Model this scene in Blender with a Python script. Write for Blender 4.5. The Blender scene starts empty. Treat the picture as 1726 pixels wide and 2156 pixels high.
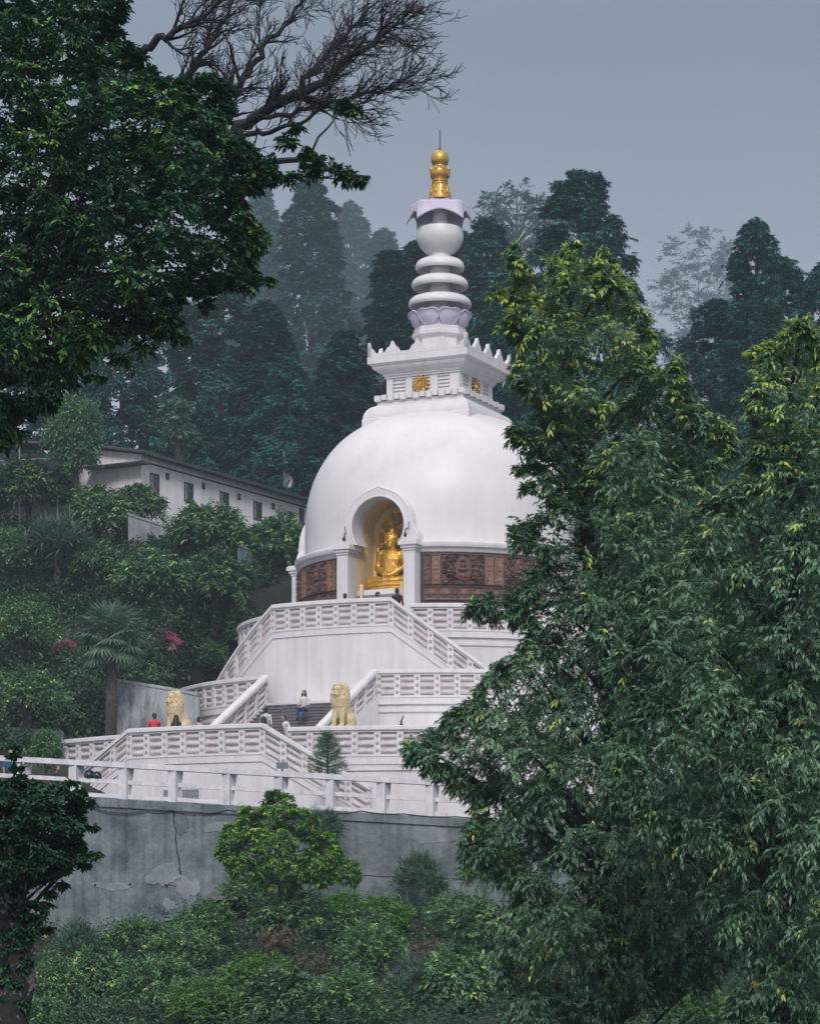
import bpy, math, random
import numpy as np
from mathutils import Vector, Matrix, Euler

R = math.radians
sc = bpy.context.scene
COL = sc.collection

# ------------------------------------------------------------------ camera
FPX, CX, HY, PW = 5500.0, 863.0, 1995.0, 1726.0      # survey of the photograph: focal length, centre, horizon
cam_d = bpy.data.cameras.new('camera')
cam_d.sensor_fit = 'HORIZONTAL'
cam_d.sensor_width = 36.0
cam_d.lens = FPX / PW * 36.0
cam_d.shift_y = (HY - 1078.0) / PW
cam_d.clip_start = 0.5
cam_d.clip_end = 3000
cam = bpy.data.objects.new('camera', cam_d)
COL.objects.link(cam)
cam.location = (0, 0, 0)
cam.rotation_euler = (R(90), 0, 0)
sc.camera = cam

# ------------------------------------------------------------------ world, sun, exposure
SUN_EL, SUN_AZ = R(38), R(0)       # azimuth measured from -Y (behind the camera), negative = from the left
SUN_E, SKY_Z = 1.5, 0.95
sun_dir = Vector((math.sin(SUN_AZ) * math.cos(SUN_EL), -math.cos(SUN_AZ) * math.cos(SUN_EL), math.sin(SUN_EL)))
w = bpy.data.worlds.new("World")
sc.world = w
w.use_nodes = True
nt = w.node_tree
nt.nodes.clear()
out = nt.nodes.new('ShaderNodeOutputWorld')
sky = nt.nodes.new('ShaderNodeTexSky')
sky.sky_type = 'NISHITA'
sky.sun_disc = False
sky.air_density = .5
sky.dust_density = .2
sky.ozone_density = 1.5
sky.sun_elevation = SUN_EL
sky.sun_rotation = math.atan2(sun_dir.x, sun_dir.y)
bg1 = nt.nodes.new('ShaderNodeBackground')
bg1.inputs['Strength'].default_value = 0.05
hs_ = nt.nodes.new('ShaderNodeHueSaturation')
hs_.inputs['Saturation'].default_value = .45
nt.links.new(sky.outputs[0], hs_.inputs['Color'])
nt.links.new(hs_.outputs[0], bg1.inputs[0])
tc = nt.nodes.new('ShaderNodeTexCoord')
sep = nt.nodes.new('ShaderNodeSeparateXYZ')
nt.links.new(tc.outputs['Generated'], sep.inputs[0])
ramp = nt.nodes.new('ShaderNodeValToRGB')
e = ramp.color_ramp.elements
while len(e) < 4: e.new(.5)
for q, (pos, c) in zip(e, ((0.0, (.32, .305, .345)), (.17, (.285, .28, .32)), (.33, (.06, .075, .095)), (1.0, (SKY_Z, SKY_Z * .96, SKY_Z * .98)))):
    q.position = pos
    q.color = (*c, 1)
nt.links.new(sep.outputs['Z'], ramp.inputs[0])
cn = nt.nodes.new('ShaderNodeTexNoise')
cn.inputs['Scale'].default_value = 5
cn.inputs['Detail'].default_value = 4
nt.links.new(tc.outputs['Generated'], cn.inputs['Vector'])
cr = nt.nodes.new('ShaderNodeMapRange')
cr.inputs['To Min'].default_value = .6
cr.inputs['To Max'].default_value = 1.4
nt.links.new(cn.outputs['Fac'], cr.inputs['Value'])
bg2 = nt.nodes.new('ShaderNodeBackground')
nt.links.new(ramp.outputs[0], bg2.inputs[0])
cx_ = nt.nodes.new('ShaderNodeMapRange')          # the cloud is brighter to the left
cx_.inputs['From Min'].default_value = -.2
cx_.inputs['From Max'].default_value = .2
cx_.inputs['To Min'].default_value = 1.14
cx_.inputs['To Max'].default_value = .76
nt.links.new(sep.outputs['X'], cx_.inputs['Value'])
cm = nt.nodes.new('ShaderNodeMath')
cm.operation = 'MULTIPLY'
nt.links.new(cr.outputs[0], cm.inputs[0])
nt.links.new(cx_.outputs[0], cm.inputs[1])
nt.links.new(cm.outputs[0], bg2.inputs[1])
add = nt.nodes.new('ShaderNodeAddShader')
nt.links.new(bg1.outputs[0], add.inputs[0])
nt.links.new(bg2.outputs[0], add.inputs[1])
nt.links.new(add.outputs[0], out.inputs['Surface'])

sun_d = bpy.data.lights.new('sun', 'SUN')
sun_d.energy = SUN_E
sun_d.angle = R(18)
sun_d.color = (1.0, .92, .88)
sun = bpy.data.objects.new('sun', sun_d)
COL.objects.link(sun)
sun.location = (-30, -20, 120)
sun.rotation_euler = sun_dir.to_track_quat('Z', 'Y').to_euler()

sc.view_settings.view_transform = 'Standard'
sc.view_settings.look = 'None'
sc.view_settings.gamma = 1.0
sc.view_settings.exposure = 0.84
HAZE_DENSITY = 0.00092
cy = sc.cycles
cy.max_bounces = 6
cy.diffuse_bounces = 4
cy.glossy_bounces = 2
cy.transmission_bounces = 2
cy.volume_bounces = 0
cy.use_denoising = True
cy.denoiser = 'OPENIMAGEDENOISE'
cy.caustics_reflective = False
cy.caustics_refractive = False


def P(px, py, Y):
    return Vector(((px - CX) * Y / FPX, Y, (HY - py) * Y / FPX))


# ------------------------------------------------------------------ scene helpers
ORG = {}


def tag(o, label=None, cat=None, group=None, kind=None):
    if label: o['label'] = label
    if cat: o['category'] = cat
    if group: o['group'] = group
    if kind: o['kind'] = kind
    return o


def thing(name, label, cat, loc=(0, 0, 0), group=None, rotz=0.0):
    o = bpy.data.objects.new(name, None)
    o.empty_display_size = .3
    COL.objects.link(o)
    o.location = loc
    o.rotation_euler = (0, 0, rotz)
    ORG[o.name] = Vector(loc)
    return tag(o, label, cat, group)


def link(name, me, parent=None):
    o = bpy.data.objects.new(name, me)
    COL.objects.link(o)
    if parent is not None:
        o.parent = parent
    return o


def np_mesh(name, V, F, mats, tint=None, smooth=False, midx=None):
    """F: (n,3) or (n,4) int array"""
    me = bpy.data.meshes.new(name)
    V = np.asarray(V, dtype=np.float32)
    F = np.asarray(F, dtype=np.int32)
    n, k = F.shape
    me.vertices.add(len(V))
    me.vertices.foreach_set('co', V.ravel())
    me.loops.add(n * k)
    me.loops.foreach_set('vertex_index', F.ravel())
    me.polygons.add(n)
    me.polygons.foreach_set('loop_start', np.arange(0, n * k, k, dtype=np.int32))
    if smooth:
        me.polygons.foreach_set('use_smooth', np.ones(n, dtype=bool))
    for m in (mats if isinstance(mats, (list, tuple)) else [mats]):
        me.materials.append(m)
    if midx is not None:
        me.polygons.foreach_set('material_index', np.asarray(midx, dtype=np.int32))
    if tint is not None:
        a = me.attributes.new('tint', 'FLOAT', 'FACE')
        a.data.foreach_set('value', np.asarray(tint, dtype=np.float32))
    me.update(calc_edges=True)
    return me


class MB:
    def __init__(s):
        s.v = []
        s.f = []

    def add(s, v, f, M=None):
        o = len(s.v)
        if M is not None:
            v = [M @ Vector(p) for p in v]
        s.v += [tuple(p) for p in v]
        s.f += [tuple(i + o for i in q) for q in f]
        return s

    def box(s, x0, x1, y0, y1, z0, z1, M=None):
        v = [(x0, y0, z0), (x1, y0, z0), (x1, y1, z0), (x0, y1, z0), (x0, y0, z1), (x1, y0, z1), (x1, y1, z1), (x0, y1, z1)]
        return s.add(v, [(3, 2, 1, 0), (4, 5, 6, 7), (0, 1, 5, 4), (1, 2, 6, 5), (2, 3, 7, 6), (3, 0, 4, 7)], M)

    def lathe(s, prof, n=64, a0=0.0, a1=2 * math.pi, M=None, capb=False, capt=False):
        full = abs(a1 - a0 - 2 * math.pi) < 1e-6
        m = n if full else n + 1
        v = []
        for r, z in prof:
            for i in range(m):
                a = a0 + (a1 - a0) * i / n
                v.append((r * math.cos(a), r * math.sin(a), z))
        f = []
        for j in range(len(prof) - 1):
            for i in range(n):
                k = (i + 1) % m
                f.append((j * m + i, j * m + k, (j + 1) * m + k, (j + 1) * m + i))
        if capb: f.append(tuple(reversed(range(m))))
        if capt: f.append(tuple((len(prof) - 1) * m + i for i in range(m)))
        return s.add(v, f, M)

    def sq(s, prof, M=None, capb=True, capt=True, n=4, off=0.25):
        """stack of regular n-gons; r is the apothem"""
        v = []
        k = 1 / math.cos(math.pi / n)
        for r, z in prof:
            for i in range(n):
                a = 2 * math.pi * (i / n) + (math.pi / n)
                v.append((r * k * math.cos(a), r * k * math.sin(a), z))
        f = []
        for j in range(len(prof) - 1):
            for i in range(n):
                q = (i + 1) % n
                f.append((j * n + i, j * n + q, (j + 1) * n + q, (j + 1) * n + i))
        if capb: f.append(tuple(reversed(range(n))))
        if capt: f.append(tuple((len(prof) - 1) * n + i for i in range(n)))
        return s.add(v, f, M)

    def prism(s, poly, y0, y1, M=None):
        """polygon in (x,z) extruded along y"""
        n = len(poly)
        v = [(x, y0, z) for x, z in poly] + [(x, y1, z) for x, z in poly]
        f = [tuple(range(n)), tuple(reversed(range(n, 2 * n)))]
        for i in range(n):
            k = (i + 1) % n
            f.append((i, i + n, k + n, k))
        return s.add(v, f, M)

    def tube(s, pts, rad, n=8, cap=True):
        pts = [Vector(p) for p in pts]
        if not isinstance(rad, (list, tuple)):
            rad = [rad] * len(pts)
        v, f = [], []
        prev = None
        for i, p in enumerate(pts):
            t = (pts[min(i + 1, len(pts) - 1)] - pts[max(i - 1, 0)])
            if t.length < 1e-9: t = Vector((0, 0, 1))
            t.normalize()
            if prev is None:
                a = t.cross(Vector((0, 0, 1)) if abs(t.z) < .9 else Vector((1, 0, 0))).normalized()
            else:
                a = (prev - t * prev.dot(t))
                a = a.normalized() if a.length > 1e-6 else t.orthogonal().normalized()
            prev = a
            b = t.cross(a)
            for k in range(n):
                q = 2 * math.pi * k / n
                v.append(p + (a * math.cos(q) + b * math.sin(q)) * rad[i])
        for i in range(len(pts) - 1):
            for k in range(n):
                q = (k + 1) % n
                f.append((i * n + k, i * n + q, (i + 1) * n + q, (i + 1) * n + k))
        if cap:
            f.append(tuple(reversed(range(n))))
            f.append(tuple((len(pts) - 1) * n + k for k in range(n)))
        return s.add(v, f)

    def ell(s, c, r, nu=16, nv=10, M=None):
        v, f = [], []
        rx, ry, rz = r if isinstance(r, (tuple, list)) else (r, r, r)
        for j in range(nv + 1):
            th = math.pi * j / nv
            for i in range(nu):
                a = 2 * math.pi * i / nu
                v.append((c[0] + rx * math.sin(th) * math.cos(a), c[1] + ry * math.sin(th) * math.sin(a), c[2] - rz * math.cos(th)))
        for j in range(nv):
            for i in range(nu):
                k = (i + 1) % nu
                if j == 0:
                    f.append((0, nu + k, nu + i))
                elif j == nv - 1:
                    f.append((j * nu + i, j * nu + k, nv * nu))
                else:
                    f.append((j * nu + i, j * nu + k, (j + 1) * nu + k, (j + 1) * nu + i))
        return s.add(v, f, M)

    def xf(s, M):
        s.v = [tuple(M @ Vector(p)) for p in s.v]
        return s

    def build(s, name, mat, parent=None, smooth=None, label=None, origin=None, weld=False):
        r = parent
        while r is not None and r.parent is not None:
            r = r.parent
        o = origin if origin is not None else (ORG.get(r.name, Vector()) if r is not None else Vector())
        me = bpy.data.meshes.new(name)
        me.from_pydata([(p[0] - o[0], p[1] - o[1], p[2] - o[2]) for p in s.v], [], s.f)
        if weld:
            import bmesh
            bm = bmesh.new()
            bm.from_mesh(me)
            bmesh.ops.remove_doubles(bm, verts=bm.verts, dist=1e-4)
            bm.to_mesh(me)
            bm.free()
        if smooth is not None:
            me.polygons.foreach_set('use_smooth', [True] * len(me.polygons))
            me.set_sharp_from_angle(angle=R(smooth))
        for m in (mat if isinstance(mat, (list, tuple)) else [mat]):
            me.materials.append(m)
        me.update()
        ob = link(name, me, parent)
        if label: ob['label'] = label
        return ob


Z0 = Vector((0, 0, 0))


# ------------------------------------------------------------------ materials
def base_mat(name):
    m = bpy.data.materials.new(name)
    m.use_nodes = True
    t = m.node_tree
    return m, t, t.nodes['Principled BSDF']


def noise_node(t, scale, detail=5, rough=.6, vec=None, stretch=None):
    n = t.nodes.new('ShaderNodeTexNoise')
    n.inputs['Scale'].default_value = scale
    n.inputs['Detail'].default_value = detail
    n.inputs['Roughness'].default_value = rough
    c = t.nodes.new('ShaderNodeTexCoord')
    src = c.outputs['Object']
    if stretch:
        mp = t.nodes.new('ShaderNodeMapping')
        mp.inputs['Scale'].default_value = stretch
        t.links.new(src, mp.inputs['Vector'])
        src = mp.outputs[0]
    t.links.new(src, n.inputs['Vector'])
    return n


def ramp_node(t, src, stops):
    r = t.nodes.new('ShaderNodeValToRGB')
    e = r.color_ramp.elements
    while len(e) < len(stops): e.new(.5)
    for q, (p, c) in zip(e, stops):
        q.position = p
        q.color = (*c, 1)
    t.links.new(src, r.inputs[0])
    return r


def mul(c, k): return tuple(x * k for x in c)


def surf(name, c1, c2=None, scale=1.2, rough=.6, metal=0.0, bump=.0, bscale=20, stretch=None, lo=.38, hi=.62, streak=None, streak_amt=.0, spec=.4):
    m, t, b = base_mat(name)
    b.inputs['Roughness'].default_value = rough
    b.inputs['Metallic'].default_value = metal
    b.inputs['Specular IOR Level'].default_value = spec
    if c2 is None: c2 = mul(c1, .8)
    n = noise_node(t, scale, 6, .65, stretch=stretch)
    r = ramp_node(t, n.outputs['Fac'], [(lo, c1), (hi, c2)])
    col = r.outputs[0]
    if streak:
        n2 = noise_node(t, 1.0, 4, .6, stretch=streak)
        r2 = ramp_node(t, n2.outputs['Fac'], [(.45, (1, 1, 1)), (.75, (1 - streak_amt,) * 3)])
        mx = t.nodes.new('ShaderNodeMix')
        mx.data_type = 'RGBA'
        mx.blend_type = 'MULTIPLY'
        mx.inputs[0].default_value = 1
        t.links.new(col, mx.inputs[6])
        t.links.new(r2.outputs[0], mx.inputs[7])
        col = mx.outputs[2]
    t.links.new(col, b.inputs['Base Color'])
    if bump:
        n3 = noise_node(t, bscale, 4, .6)
        bp = t.nodes.new('ShaderNodeBump')
        bp.inputs['Strength'].default_value = bump
        bp.inputs['Distance'].default_value = .05
        t.links.new(n3.outputs['Fac'], bp.inputs['Height'])
        t.links.new(bp.outputs[0], b.inputs['Normal'])
    return m


def leafmat(name, stops, rough=.5, trans=.25, vary=.35, spec=.4):
    m, t, b = base_mat(name)
    a = t.nodes.new('ShaderNodeAttribute')
    a.attribute_name = 'tint'
    r = ramp_node(t, a.outputs['Fac'], stops)
    oi = t.nodes.new('ShaderNodeObjectInfo')
    mr = t.nodes.new('ShaderNodeMapRange')
    mr.inputs['To Min'].default_value = 1 - vary
    mr.inputs['To Max'].default_value = 1 + vary
    t.links.new(oi.outputs['Random'], mr.inputs['Value'])
    mx = t.nodes.new('ShaderNodeVectorMath')
    mx.operation = 'SCALE'
    t.links.new(r.outputs[0], mx.inputs[0])
    t.links.new(mr.outputs[0], mx.inputs['Scale'])
    t.links.new(mx.outputs[0], b.inputs['Base Color'])
    b.inputs['Roughness'].default_value = rough
    b.inputs['Specular IOR Level'].default_value = spec
    tr = t.nodes.new('ShaderNodeBsdfTranslucent')
    t.links.new(mx.outputs[0], tr.inputs['Color'])
    ms = t.nodes.new('ShaderNodeMixShader')
    ms.inputs[0].default_value = trans
    t.links.new(b.outputs[0], ms.inputs[1])
    t.links.new(tr.outputs[0], ms.inputs[2])
    t.links.new(ms.outputs[0], t.nodes['Material Output'].inputs['Surface'])
    return m


WHITE = surf('white limewash', (.665, .65, .67), (.60, .585, .605), .35, .5, 0, .06, 14, streak=(3.0, 3.0, .14), streak_amt=.16)
DOME = surf('dome enamel', (.67, .655, .67), (.60, .59, .605), .5, .42, 0, .04, 3.0, lo=.4, hi=.68, spec=.35, streak=(4.5, 4.5, .28), streak_amt=.045)
STAIN = surf('stained plaster', (.59, .545, .55), (.45, .42, .43), 2.2, .7, 0, .2, 16)
ROSE = surf('weathered rosette', (.46, .41, .41), (.38, .35, .36), 4, .8)
LAV = surf('lavender stone', (.53, .505, .62), (.47, .445, .565), 2.0, .55, 0, .05, 20)
GREYW = surf('cool white marble', (.645, .64, .645), (.57, .57, .58), 1.5, .4, 0, .03, 20)
GOLD = surf('gold leaf', (.66, .39, .10), (.50, .29, .07), 3, .36, .75, .12, 25)
GOLDB = surf('polished gold', (.80, .47, .09), (.60, .33, .05), 3, .42, .7, .35, 22)
CREAM = surf('niche cream plaster', (.80, .60, .32), (.72, .54, .29), 1, .7)
WOOD = surf('carved brown relief', (.14, .066, .05), (.085, .042, .034), 2.5, .5, .0, .25, 30, spec=.5)
WOODL = surf('light brown relief', (.24, .125, .088), (.175, .092, .066), 2.5, .5, .0, .2, 30, spec=.5)
DARK = surf('dark metal', (.03, .032, .036), (.022, .023, .026), 3, .5)
FENCEW = surf('fence white paint', (.65, .64, .68), (.52, .52, .57), 1.6, .6, 0, .08, 25, streak=(5, 5, .5), streak_amt=.25)
CONC = surf('weathered concrete', (.185, .218, .238), (.068, .092, .108), .75, .85, 0, .9, 6, lo=.36, hi=.64, streak=(5.5, 5.5, .2), streak_amt=.42)
PATCH = surf('pale plaster patch', (.225, .25, .27), (.14, .165, .185), 1.5, .85, 0, .3, 12)
PATCHD = surf('dark concrete patch', (.13, .15, .165), (.09, .105, .12), 2.5, .9, 0, .4, 10)
CRACK = surf('crack', (.012, .015, .018), (.02, .022, .025), 3, .9)
STEP = surf('grey stone step', (.165, .155, .175), (.11, .105, .12), 1.8, .8, 0, .3, 14)
LION = surf('lion cream gold paint', (.60, .505, .315), (.43, .35, .205), 4, .5, 0, .15, 30)
ROAD = surf('wet asphalt', (.09, .095, .10), (.06, .063, .07), .7, .7, 0, .2, 30)
EARTH = surf('hill earth', (.014, .022, .012), (.008, .014, .008), .5, .95, 0, .5, 4)
BARK = surf('grey bark', (.06, .055, .05), (.025, .024, .024), 3, .9, 0, .6, 14, stretch=(1, 1, .3))
BARKB = surf('blue dark bark', (.012, .014, .021), (.007, .008, .012), 3, .85, 0, .5, 14)
BARKP = surf('pale mottled bark', (.015, .015, .015), (.17, .155, .15), 4.5, .9, 0, .6, 14, lo=.53, hi=.58)
HOUSEW = surf('house white wash', (.86, .84, .86), (.78, .76, .79), .5, .7, 0, .1, 10, streak=(2, 2, .2), streak_amt=.25)
ROOF = surf('dark tin roof', (.055, .062, .068), (.035, .04, .045), 1.2, .55, 0, .2, 8)
GLASS = surf('dark window pane', (.05, .06, .075), (.03, .036, .045), 1.5, .15)
WFRAME = surf('brown window frame', (.10, .085, .085), (.07, .06, .06), 2, .6)
LOUV = surf('grey shutter', (.27, .29, .32), (.22, .24, .27), 1.5, .6)
BRICK = surf('chimney brick', (.30, .17, .13), (.22, .12, .1), 4, .9)
SIGN = surf('sign slate blue', (.10, .15, .19), (.08, .12, .16), 2, .5)

L_RIGHT = leafmat('camphor leaf', [(0, (0.036, 0.087, 0.05)), (0.4, (0.135, 0.265, 0.15)), (0.66, (0.287, 0.437, 0.24)), (0.76, (0.303, 0.468, 0.127)), (0.93, (0.506, 0.6, 0.101)), (1, (0.588, 0.545, 0.076))], .38, .28, .0, .55)
L_LEFT = leafmat('broad small leaf', [(0, (0.011, 0.038, 0.02)), (0.4, (0.03, 0.1, 0.047)), (0.62, (0.052, 0.147, 0.061)), (0.8, (0.115, 0.263, 0.068)), (1, (0.253, 0.42, 0.081))], .6, .25, 0, .25)
L_CONIF = leafmat('cedar needle', [(0, (0.007, 0.057, 0.062)), (0.5, (0.028, 0.133, 0.131)), (1, (0.088, 0.264, 0.22))], .75, .1, .2, .1)
L_SHRUB = leafmat('shrub leaf', [(0, (0.033, 0.099, 0.049)), (0.5, (0.114, 0.249, 0.115)), (0.85, (0.256, 0.43, 0.15)), (1, (0.458, 0.551, 0.187))], .5, .2, .35, .35)
L_BRIGHT = leafmat('bright green leaf', [(0, (0.026, 0.096, 0.024)), (0.35, (0.102, 0.252, 0.048)), (0.75, (0.264, 0.456, 0.06)), (1, (0.432, 0.6, 0.096))], .55, .25, .15, .25)
L_PALE = leafmat('pale grey green leaf', [(0, (0.061, 0.128, 0.088)), (0.6, (0.149, 0.243, 0.162)), (1, (0.324, 0.405, 0.243))], .6, .2, .2, .25)
L_FAR = leafmat('fog toned far foliage', [(0, (.06, .085, .09)), (1, (.10, .13, .14))], .8, .1, 0, .05)  # fog fade put into the leaf colour, beyond what the haze volume gives
L_PINK = leafmat('pink blossom', [(0, (0.325, 0.1, 0.188)), (0.6, (0.6, 0.237, 0.388)), (1, (0.6, 0.425, 0.562))], .6, .3, .1)
L_DRY = leafmat('dry brown frond', [(0, (0.076, 0.064, 0.044)), (0.6, (0.19, 0.149, 0.099)), (1, (0.342, 0.275, 0.187))], .7, .2, .1, .2)
L_UNDER = leafmat('shade toned undergrowth leaf', [(0, (0.011, 0.038, 0.018)), (0.5, (0.039, 0.1, 0.045)), (0.8, (0.088, 0.187, 0.069)), (0.93, (0.176, 0.267, 0.074)), (1, (0.234, 0.161, 0.087))], .55, .2, 0, .35)  # shade of the gaps between bushes put into a darker leaf colour
L_GROUND = leafmat('undergrowth leaf', [(0, (0.022, 0.071, 0.031)), (0.42, (0.103, 0.246, 0.1)), (0.72, (0.22, 0.432, 0.141)), (0.93, (0.378, 0.558, 0.129)), (1, (0.44, 0.328, 0.141))], .45, .22, 0, .5)

# ------------------------------------------------------------------ stupa: local frame (x along the front, -y towards the front, z up)
ALPHA = R(25.5)
AX, AY = 1.346, 117.65
MS = Matrix.Translation((AX, AY, 0)) @ Matrix.Rotation(-ALPHA, 4, 'Z')


def S(u, v, z): return MS @ Vector((u, -v, z))


def pol(r, phi, z):
    a = R(phi)
    return MS @ Vector((-r * math.sin(a), -r * math.cos(a), z))


def vnoise(x, y, seed=0):
    xi, yi = np.floor(x).astype(int), np.floor(y).astype(int)
    xf, yf = x - xi, y - yi
    xf, yf = xf * xf * (3 - 2 * xf), yf * yf * (3 - 2 * yf)

    def h(a, b):
        n = (a * 374761393 + b * 668265263 + seed * 1442695041) & 0x7fffffff
        n = ((n ^ (n >> 13)) * 1274126177) & 0x7fffffff
        return ((n ^ (n >> 16)) & 0xffff) / 65535.0
    return (h(xi, yi) * (1 - xf) + h(xi + 1, yi) * xf) * (1 - yf) + (h(xi, yi + 1) * (1 - xf) + h(xi + 1, yi + 1) * xf) * yf


def grid_mesh(name, X, mats, parent, smooth=True, keep=None):
    """X: (a,b,3) world points -> mesh under parent (root translation removed)"""
    a, b, _ = X.shape
    idx = np.arange(a * b).reshape(a, b)
    F = np.stack([idx[:-1, :-1], idx[1:, :-1], idx[1:, 1:], idx[:-1, 1:]], -1).reshape(-1, 4)
    if keep is not None:
        F = F[keep.reshape(-1)]
    r = parent
    while r.parent is not None: r = r.parent
    V = X.reshape(-1, 3) - np.array(ORG[r.name])
    return link(name, np_mesh(name, V, F, mats, smooth=smooth), parent)


def boolean_cut(ob, cutter):
    import bmesh
    for q in (ob, cutter):
        bm = bmesh.new()
        bm.from_mesh(q.data)
        bmesh.ops.recalc_face_normals(bm, faces=bm.faces)
        bm.to_mesh(q.data)
        bm.free()
    md = ob.modifiers.new('cut', 'BOOLEAN')
    md.object = cutter
    md.solver = 'EXACT'
    dg = bpy.context.evaluated_depsgraph_get()
    me = bpy.data.meshes.new_from_object(ob.evaluated_get(dg))
    ob.modifiers.clear()
    ob.data = me
    me.set_sharp_from_angle(angle=R(40))


stupa = thing('stupa', 'white domed stupa with gold finial, carved brown band and arched niche', 'stupa', (AX, AY, 13.2))
ZF, ZC = 13.2, 17.25

CUTR = 1.34
def arch(r, jamb, zc, zb, n=28):
    p = [(-jamb, zb), (-jamb, zc)]
    for i in range(1, n):
        a = math.pi * (1 - i / n)
        p.append((r * math.cos(a), zc + r * math.sin(a)))
    return p + [(jamb, zc), (jamb, zb)]


cutm = MB().prism(arch(CUTR + .02, CUTR + .02, 18.02, 12.9), -9, -3.9).xf(MS)
cutter = cutm.build('niche_cutter', CREAM, None)
dome_p = [(6.07, 17.2), (6.07, 18.2), (6.06, 19.0), (6.0, 19.7), (5.86, 20.35), (5.66, 20.95), (5.36, 21.55), (4.95, 22.15), (4.4, 22.72), (3.7, 23.2), (2.9, 23.55), (1.6, 23.85), (0.01, 23.95)]


def refine(prof, k=4):
    """Catmull-Rom through the profile"""
    q = [Vector(p) for p in prof]
    res = []
    for i in range(len(q) - 1):
        a, b, c, d = q[max(i - 1, 0)], q[i], q[i + 1], q[min(i + 2, len(q) - 1)]
        for j in range(k):
            t = j / k
            v = .5 * ((2 * b) + (c - a) * t + (2 * a - 5 * b + 4 * c - d) * t * t + (3 * b - a - 3 * c + d) * t ** 3)
            res.append((max(v.x, .005), v.y))
    res.append(tuple(q[-1]))
    return res


dome = MB().lathe(refine(dome_p, 5), 160, capb=True, capt=True).xf(MS).build('dome', DOME, stupa, smooth=40)
drum = MB().lathe([(6.22, 13.0), (6.22, 17.21)], 128, capb=True, capt=True).xf(MS).build('drum', WHITE, stupa, smooth=40)
corn = MB().lathe([(6.1, 16.86), (6.30, 16.88), (6.36, 16.98), (6.36, 17.02), (6.5, 17.08), (6.54, 17.16), (6.54, 17.27), (6.48, 17.32), (6.05, 17.34)], 128).add([], []).xf(MS)
corn = MB().lathe([(5.6, 16.86), (6.30, 16.88), (6.36, 16.98), (6.36, 17.02), (6.5, 17.08), (6.54, 17.16), (6.54, 17.27), (6.48, 17.32), (5.6, 17.335), (5.6, 16.86)], 128).xf(MS).build('cornice', WHITE, stupa, smooth=35)
for o in (dome, drum, corn):
    # the cutter lives in world space; the parts are offset by the Empty, which the depsgraph knows
    bpy.context.view_layer.update()
    boolean_cut(o, cutter)
bpy.data.objects.remove(cutter)

# niche liner
prof = arch(CUTR, CUTR, 18.02, 13.15)
m = MB()
n = len(prof)
m.add([(x, -6.2, z) for x, z in prof] + [(x, -4.0, z) for x, z in prof], [(i, i + 1, i + 1 + n, i + n) for i in range(n - 1)])
m.add([(x, -4.0, z) for x, z in prof], [tuple(range(n))])
m.add([(-CUTR, -6.4, 13.21), (CUTR, -6.4, 13.21), (CUTR, -4, 13.21), (-CUTR, -4, 13.21)], [(0, 1, 2, 3)])
m.xf(MS).build('niche_lining', CREAM, stupa, smooth=30)


def frame_outline(n=40):
    inner, outer = [], []
    a0 = math.asin(-.74 / 1.25)
    for i in range(n + 1):
        t = i / n
        a = (math.pi - a0) + (a0 - (math.pi - a0)) * t
        inner.append((1.24 * math.cos(a), 18.07 + 1.24 * math.sin(a)))
        b = a
        ro = 1.62
        x, z = ro * math.cos(b), 18.07 + ro * math.sin(b)
        k = max(0, 1 - abs(b - math.pi / 2) / .26)
        z += .10 * k ** 2
        if z < 18.0:
            f = min(1, (18.0 - z) / .35)
            x = math.copysign(abs(x) * (1 - f) + 1.9 * f, x)
        outer.append((x, z))
    inner[0] = (inner[0][0], 17.33); inner[-1] = (inner[-1][0], 17.33)
    outer[0] = (-1.92, 17.33); outer[-1] = (1.92, 17.33)
    return inner, outer


def niche_frame(M, parent):
    inner, outer = frame_outline()
    m = MB()
    n = len(inner)
    for (yf, yb, sh) in ((-6.32, -5.3, 0),):
        v = [(x, yf, z) for x, z in inner] + [(x, yf, z) for x, z in outer] + [(x, yb, z) for x, z in inner] + [(x, yb, z) for x, z in outer]
        f = []
        for i in range(n - 1):
            f += [(i, i + 1, n + i + 1, n + i), (i, 2 * n + i, 2 * n + i + 1, i + 1), (n + i, n + i + 1, 3 * n + i + 1, 3 * n + i)]
        f += [(0, n, 3 * n, 2 * n), (n - 1, 2 * n - 1 + 0, 4 * n - 1, 3 * n - 1)]
        m.add(v, f)
    m.tube([(x * 1.03, -6.34, 18.07 + (z - 18.07) * 1.03) for x, z in inner], .045, 6)
    m.tube([(x * .985, -6.30, z - .03) for x, z in outer[3:-3]], .04, 6)
    m.xf(M)
    return m.build('niche_frame', WHITE, parent, smooth=35)


fr = niche_frame(MS, stupa)
for s in (-1, 1):
    # floodlight brackets at the springing of the arch
    m = MB()
    m.tube([(s * 1.5, -6.42, 17.85), (s * 1.45, -6.6, 17.8), (s * 1.46, -6.66, 17.6)], .03, 6)
    m.ell((s * 1.46, -6.66, 17.55), (.07, .09, .1), 10, 6)
    m.tube([(s * 1.5, -6.44, 17.85), (s * 1.52, -6.44, 18.15)], .018, 5)
    m.xf(MS).build('floodlight', DARK, fr, smooth=40)


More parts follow.
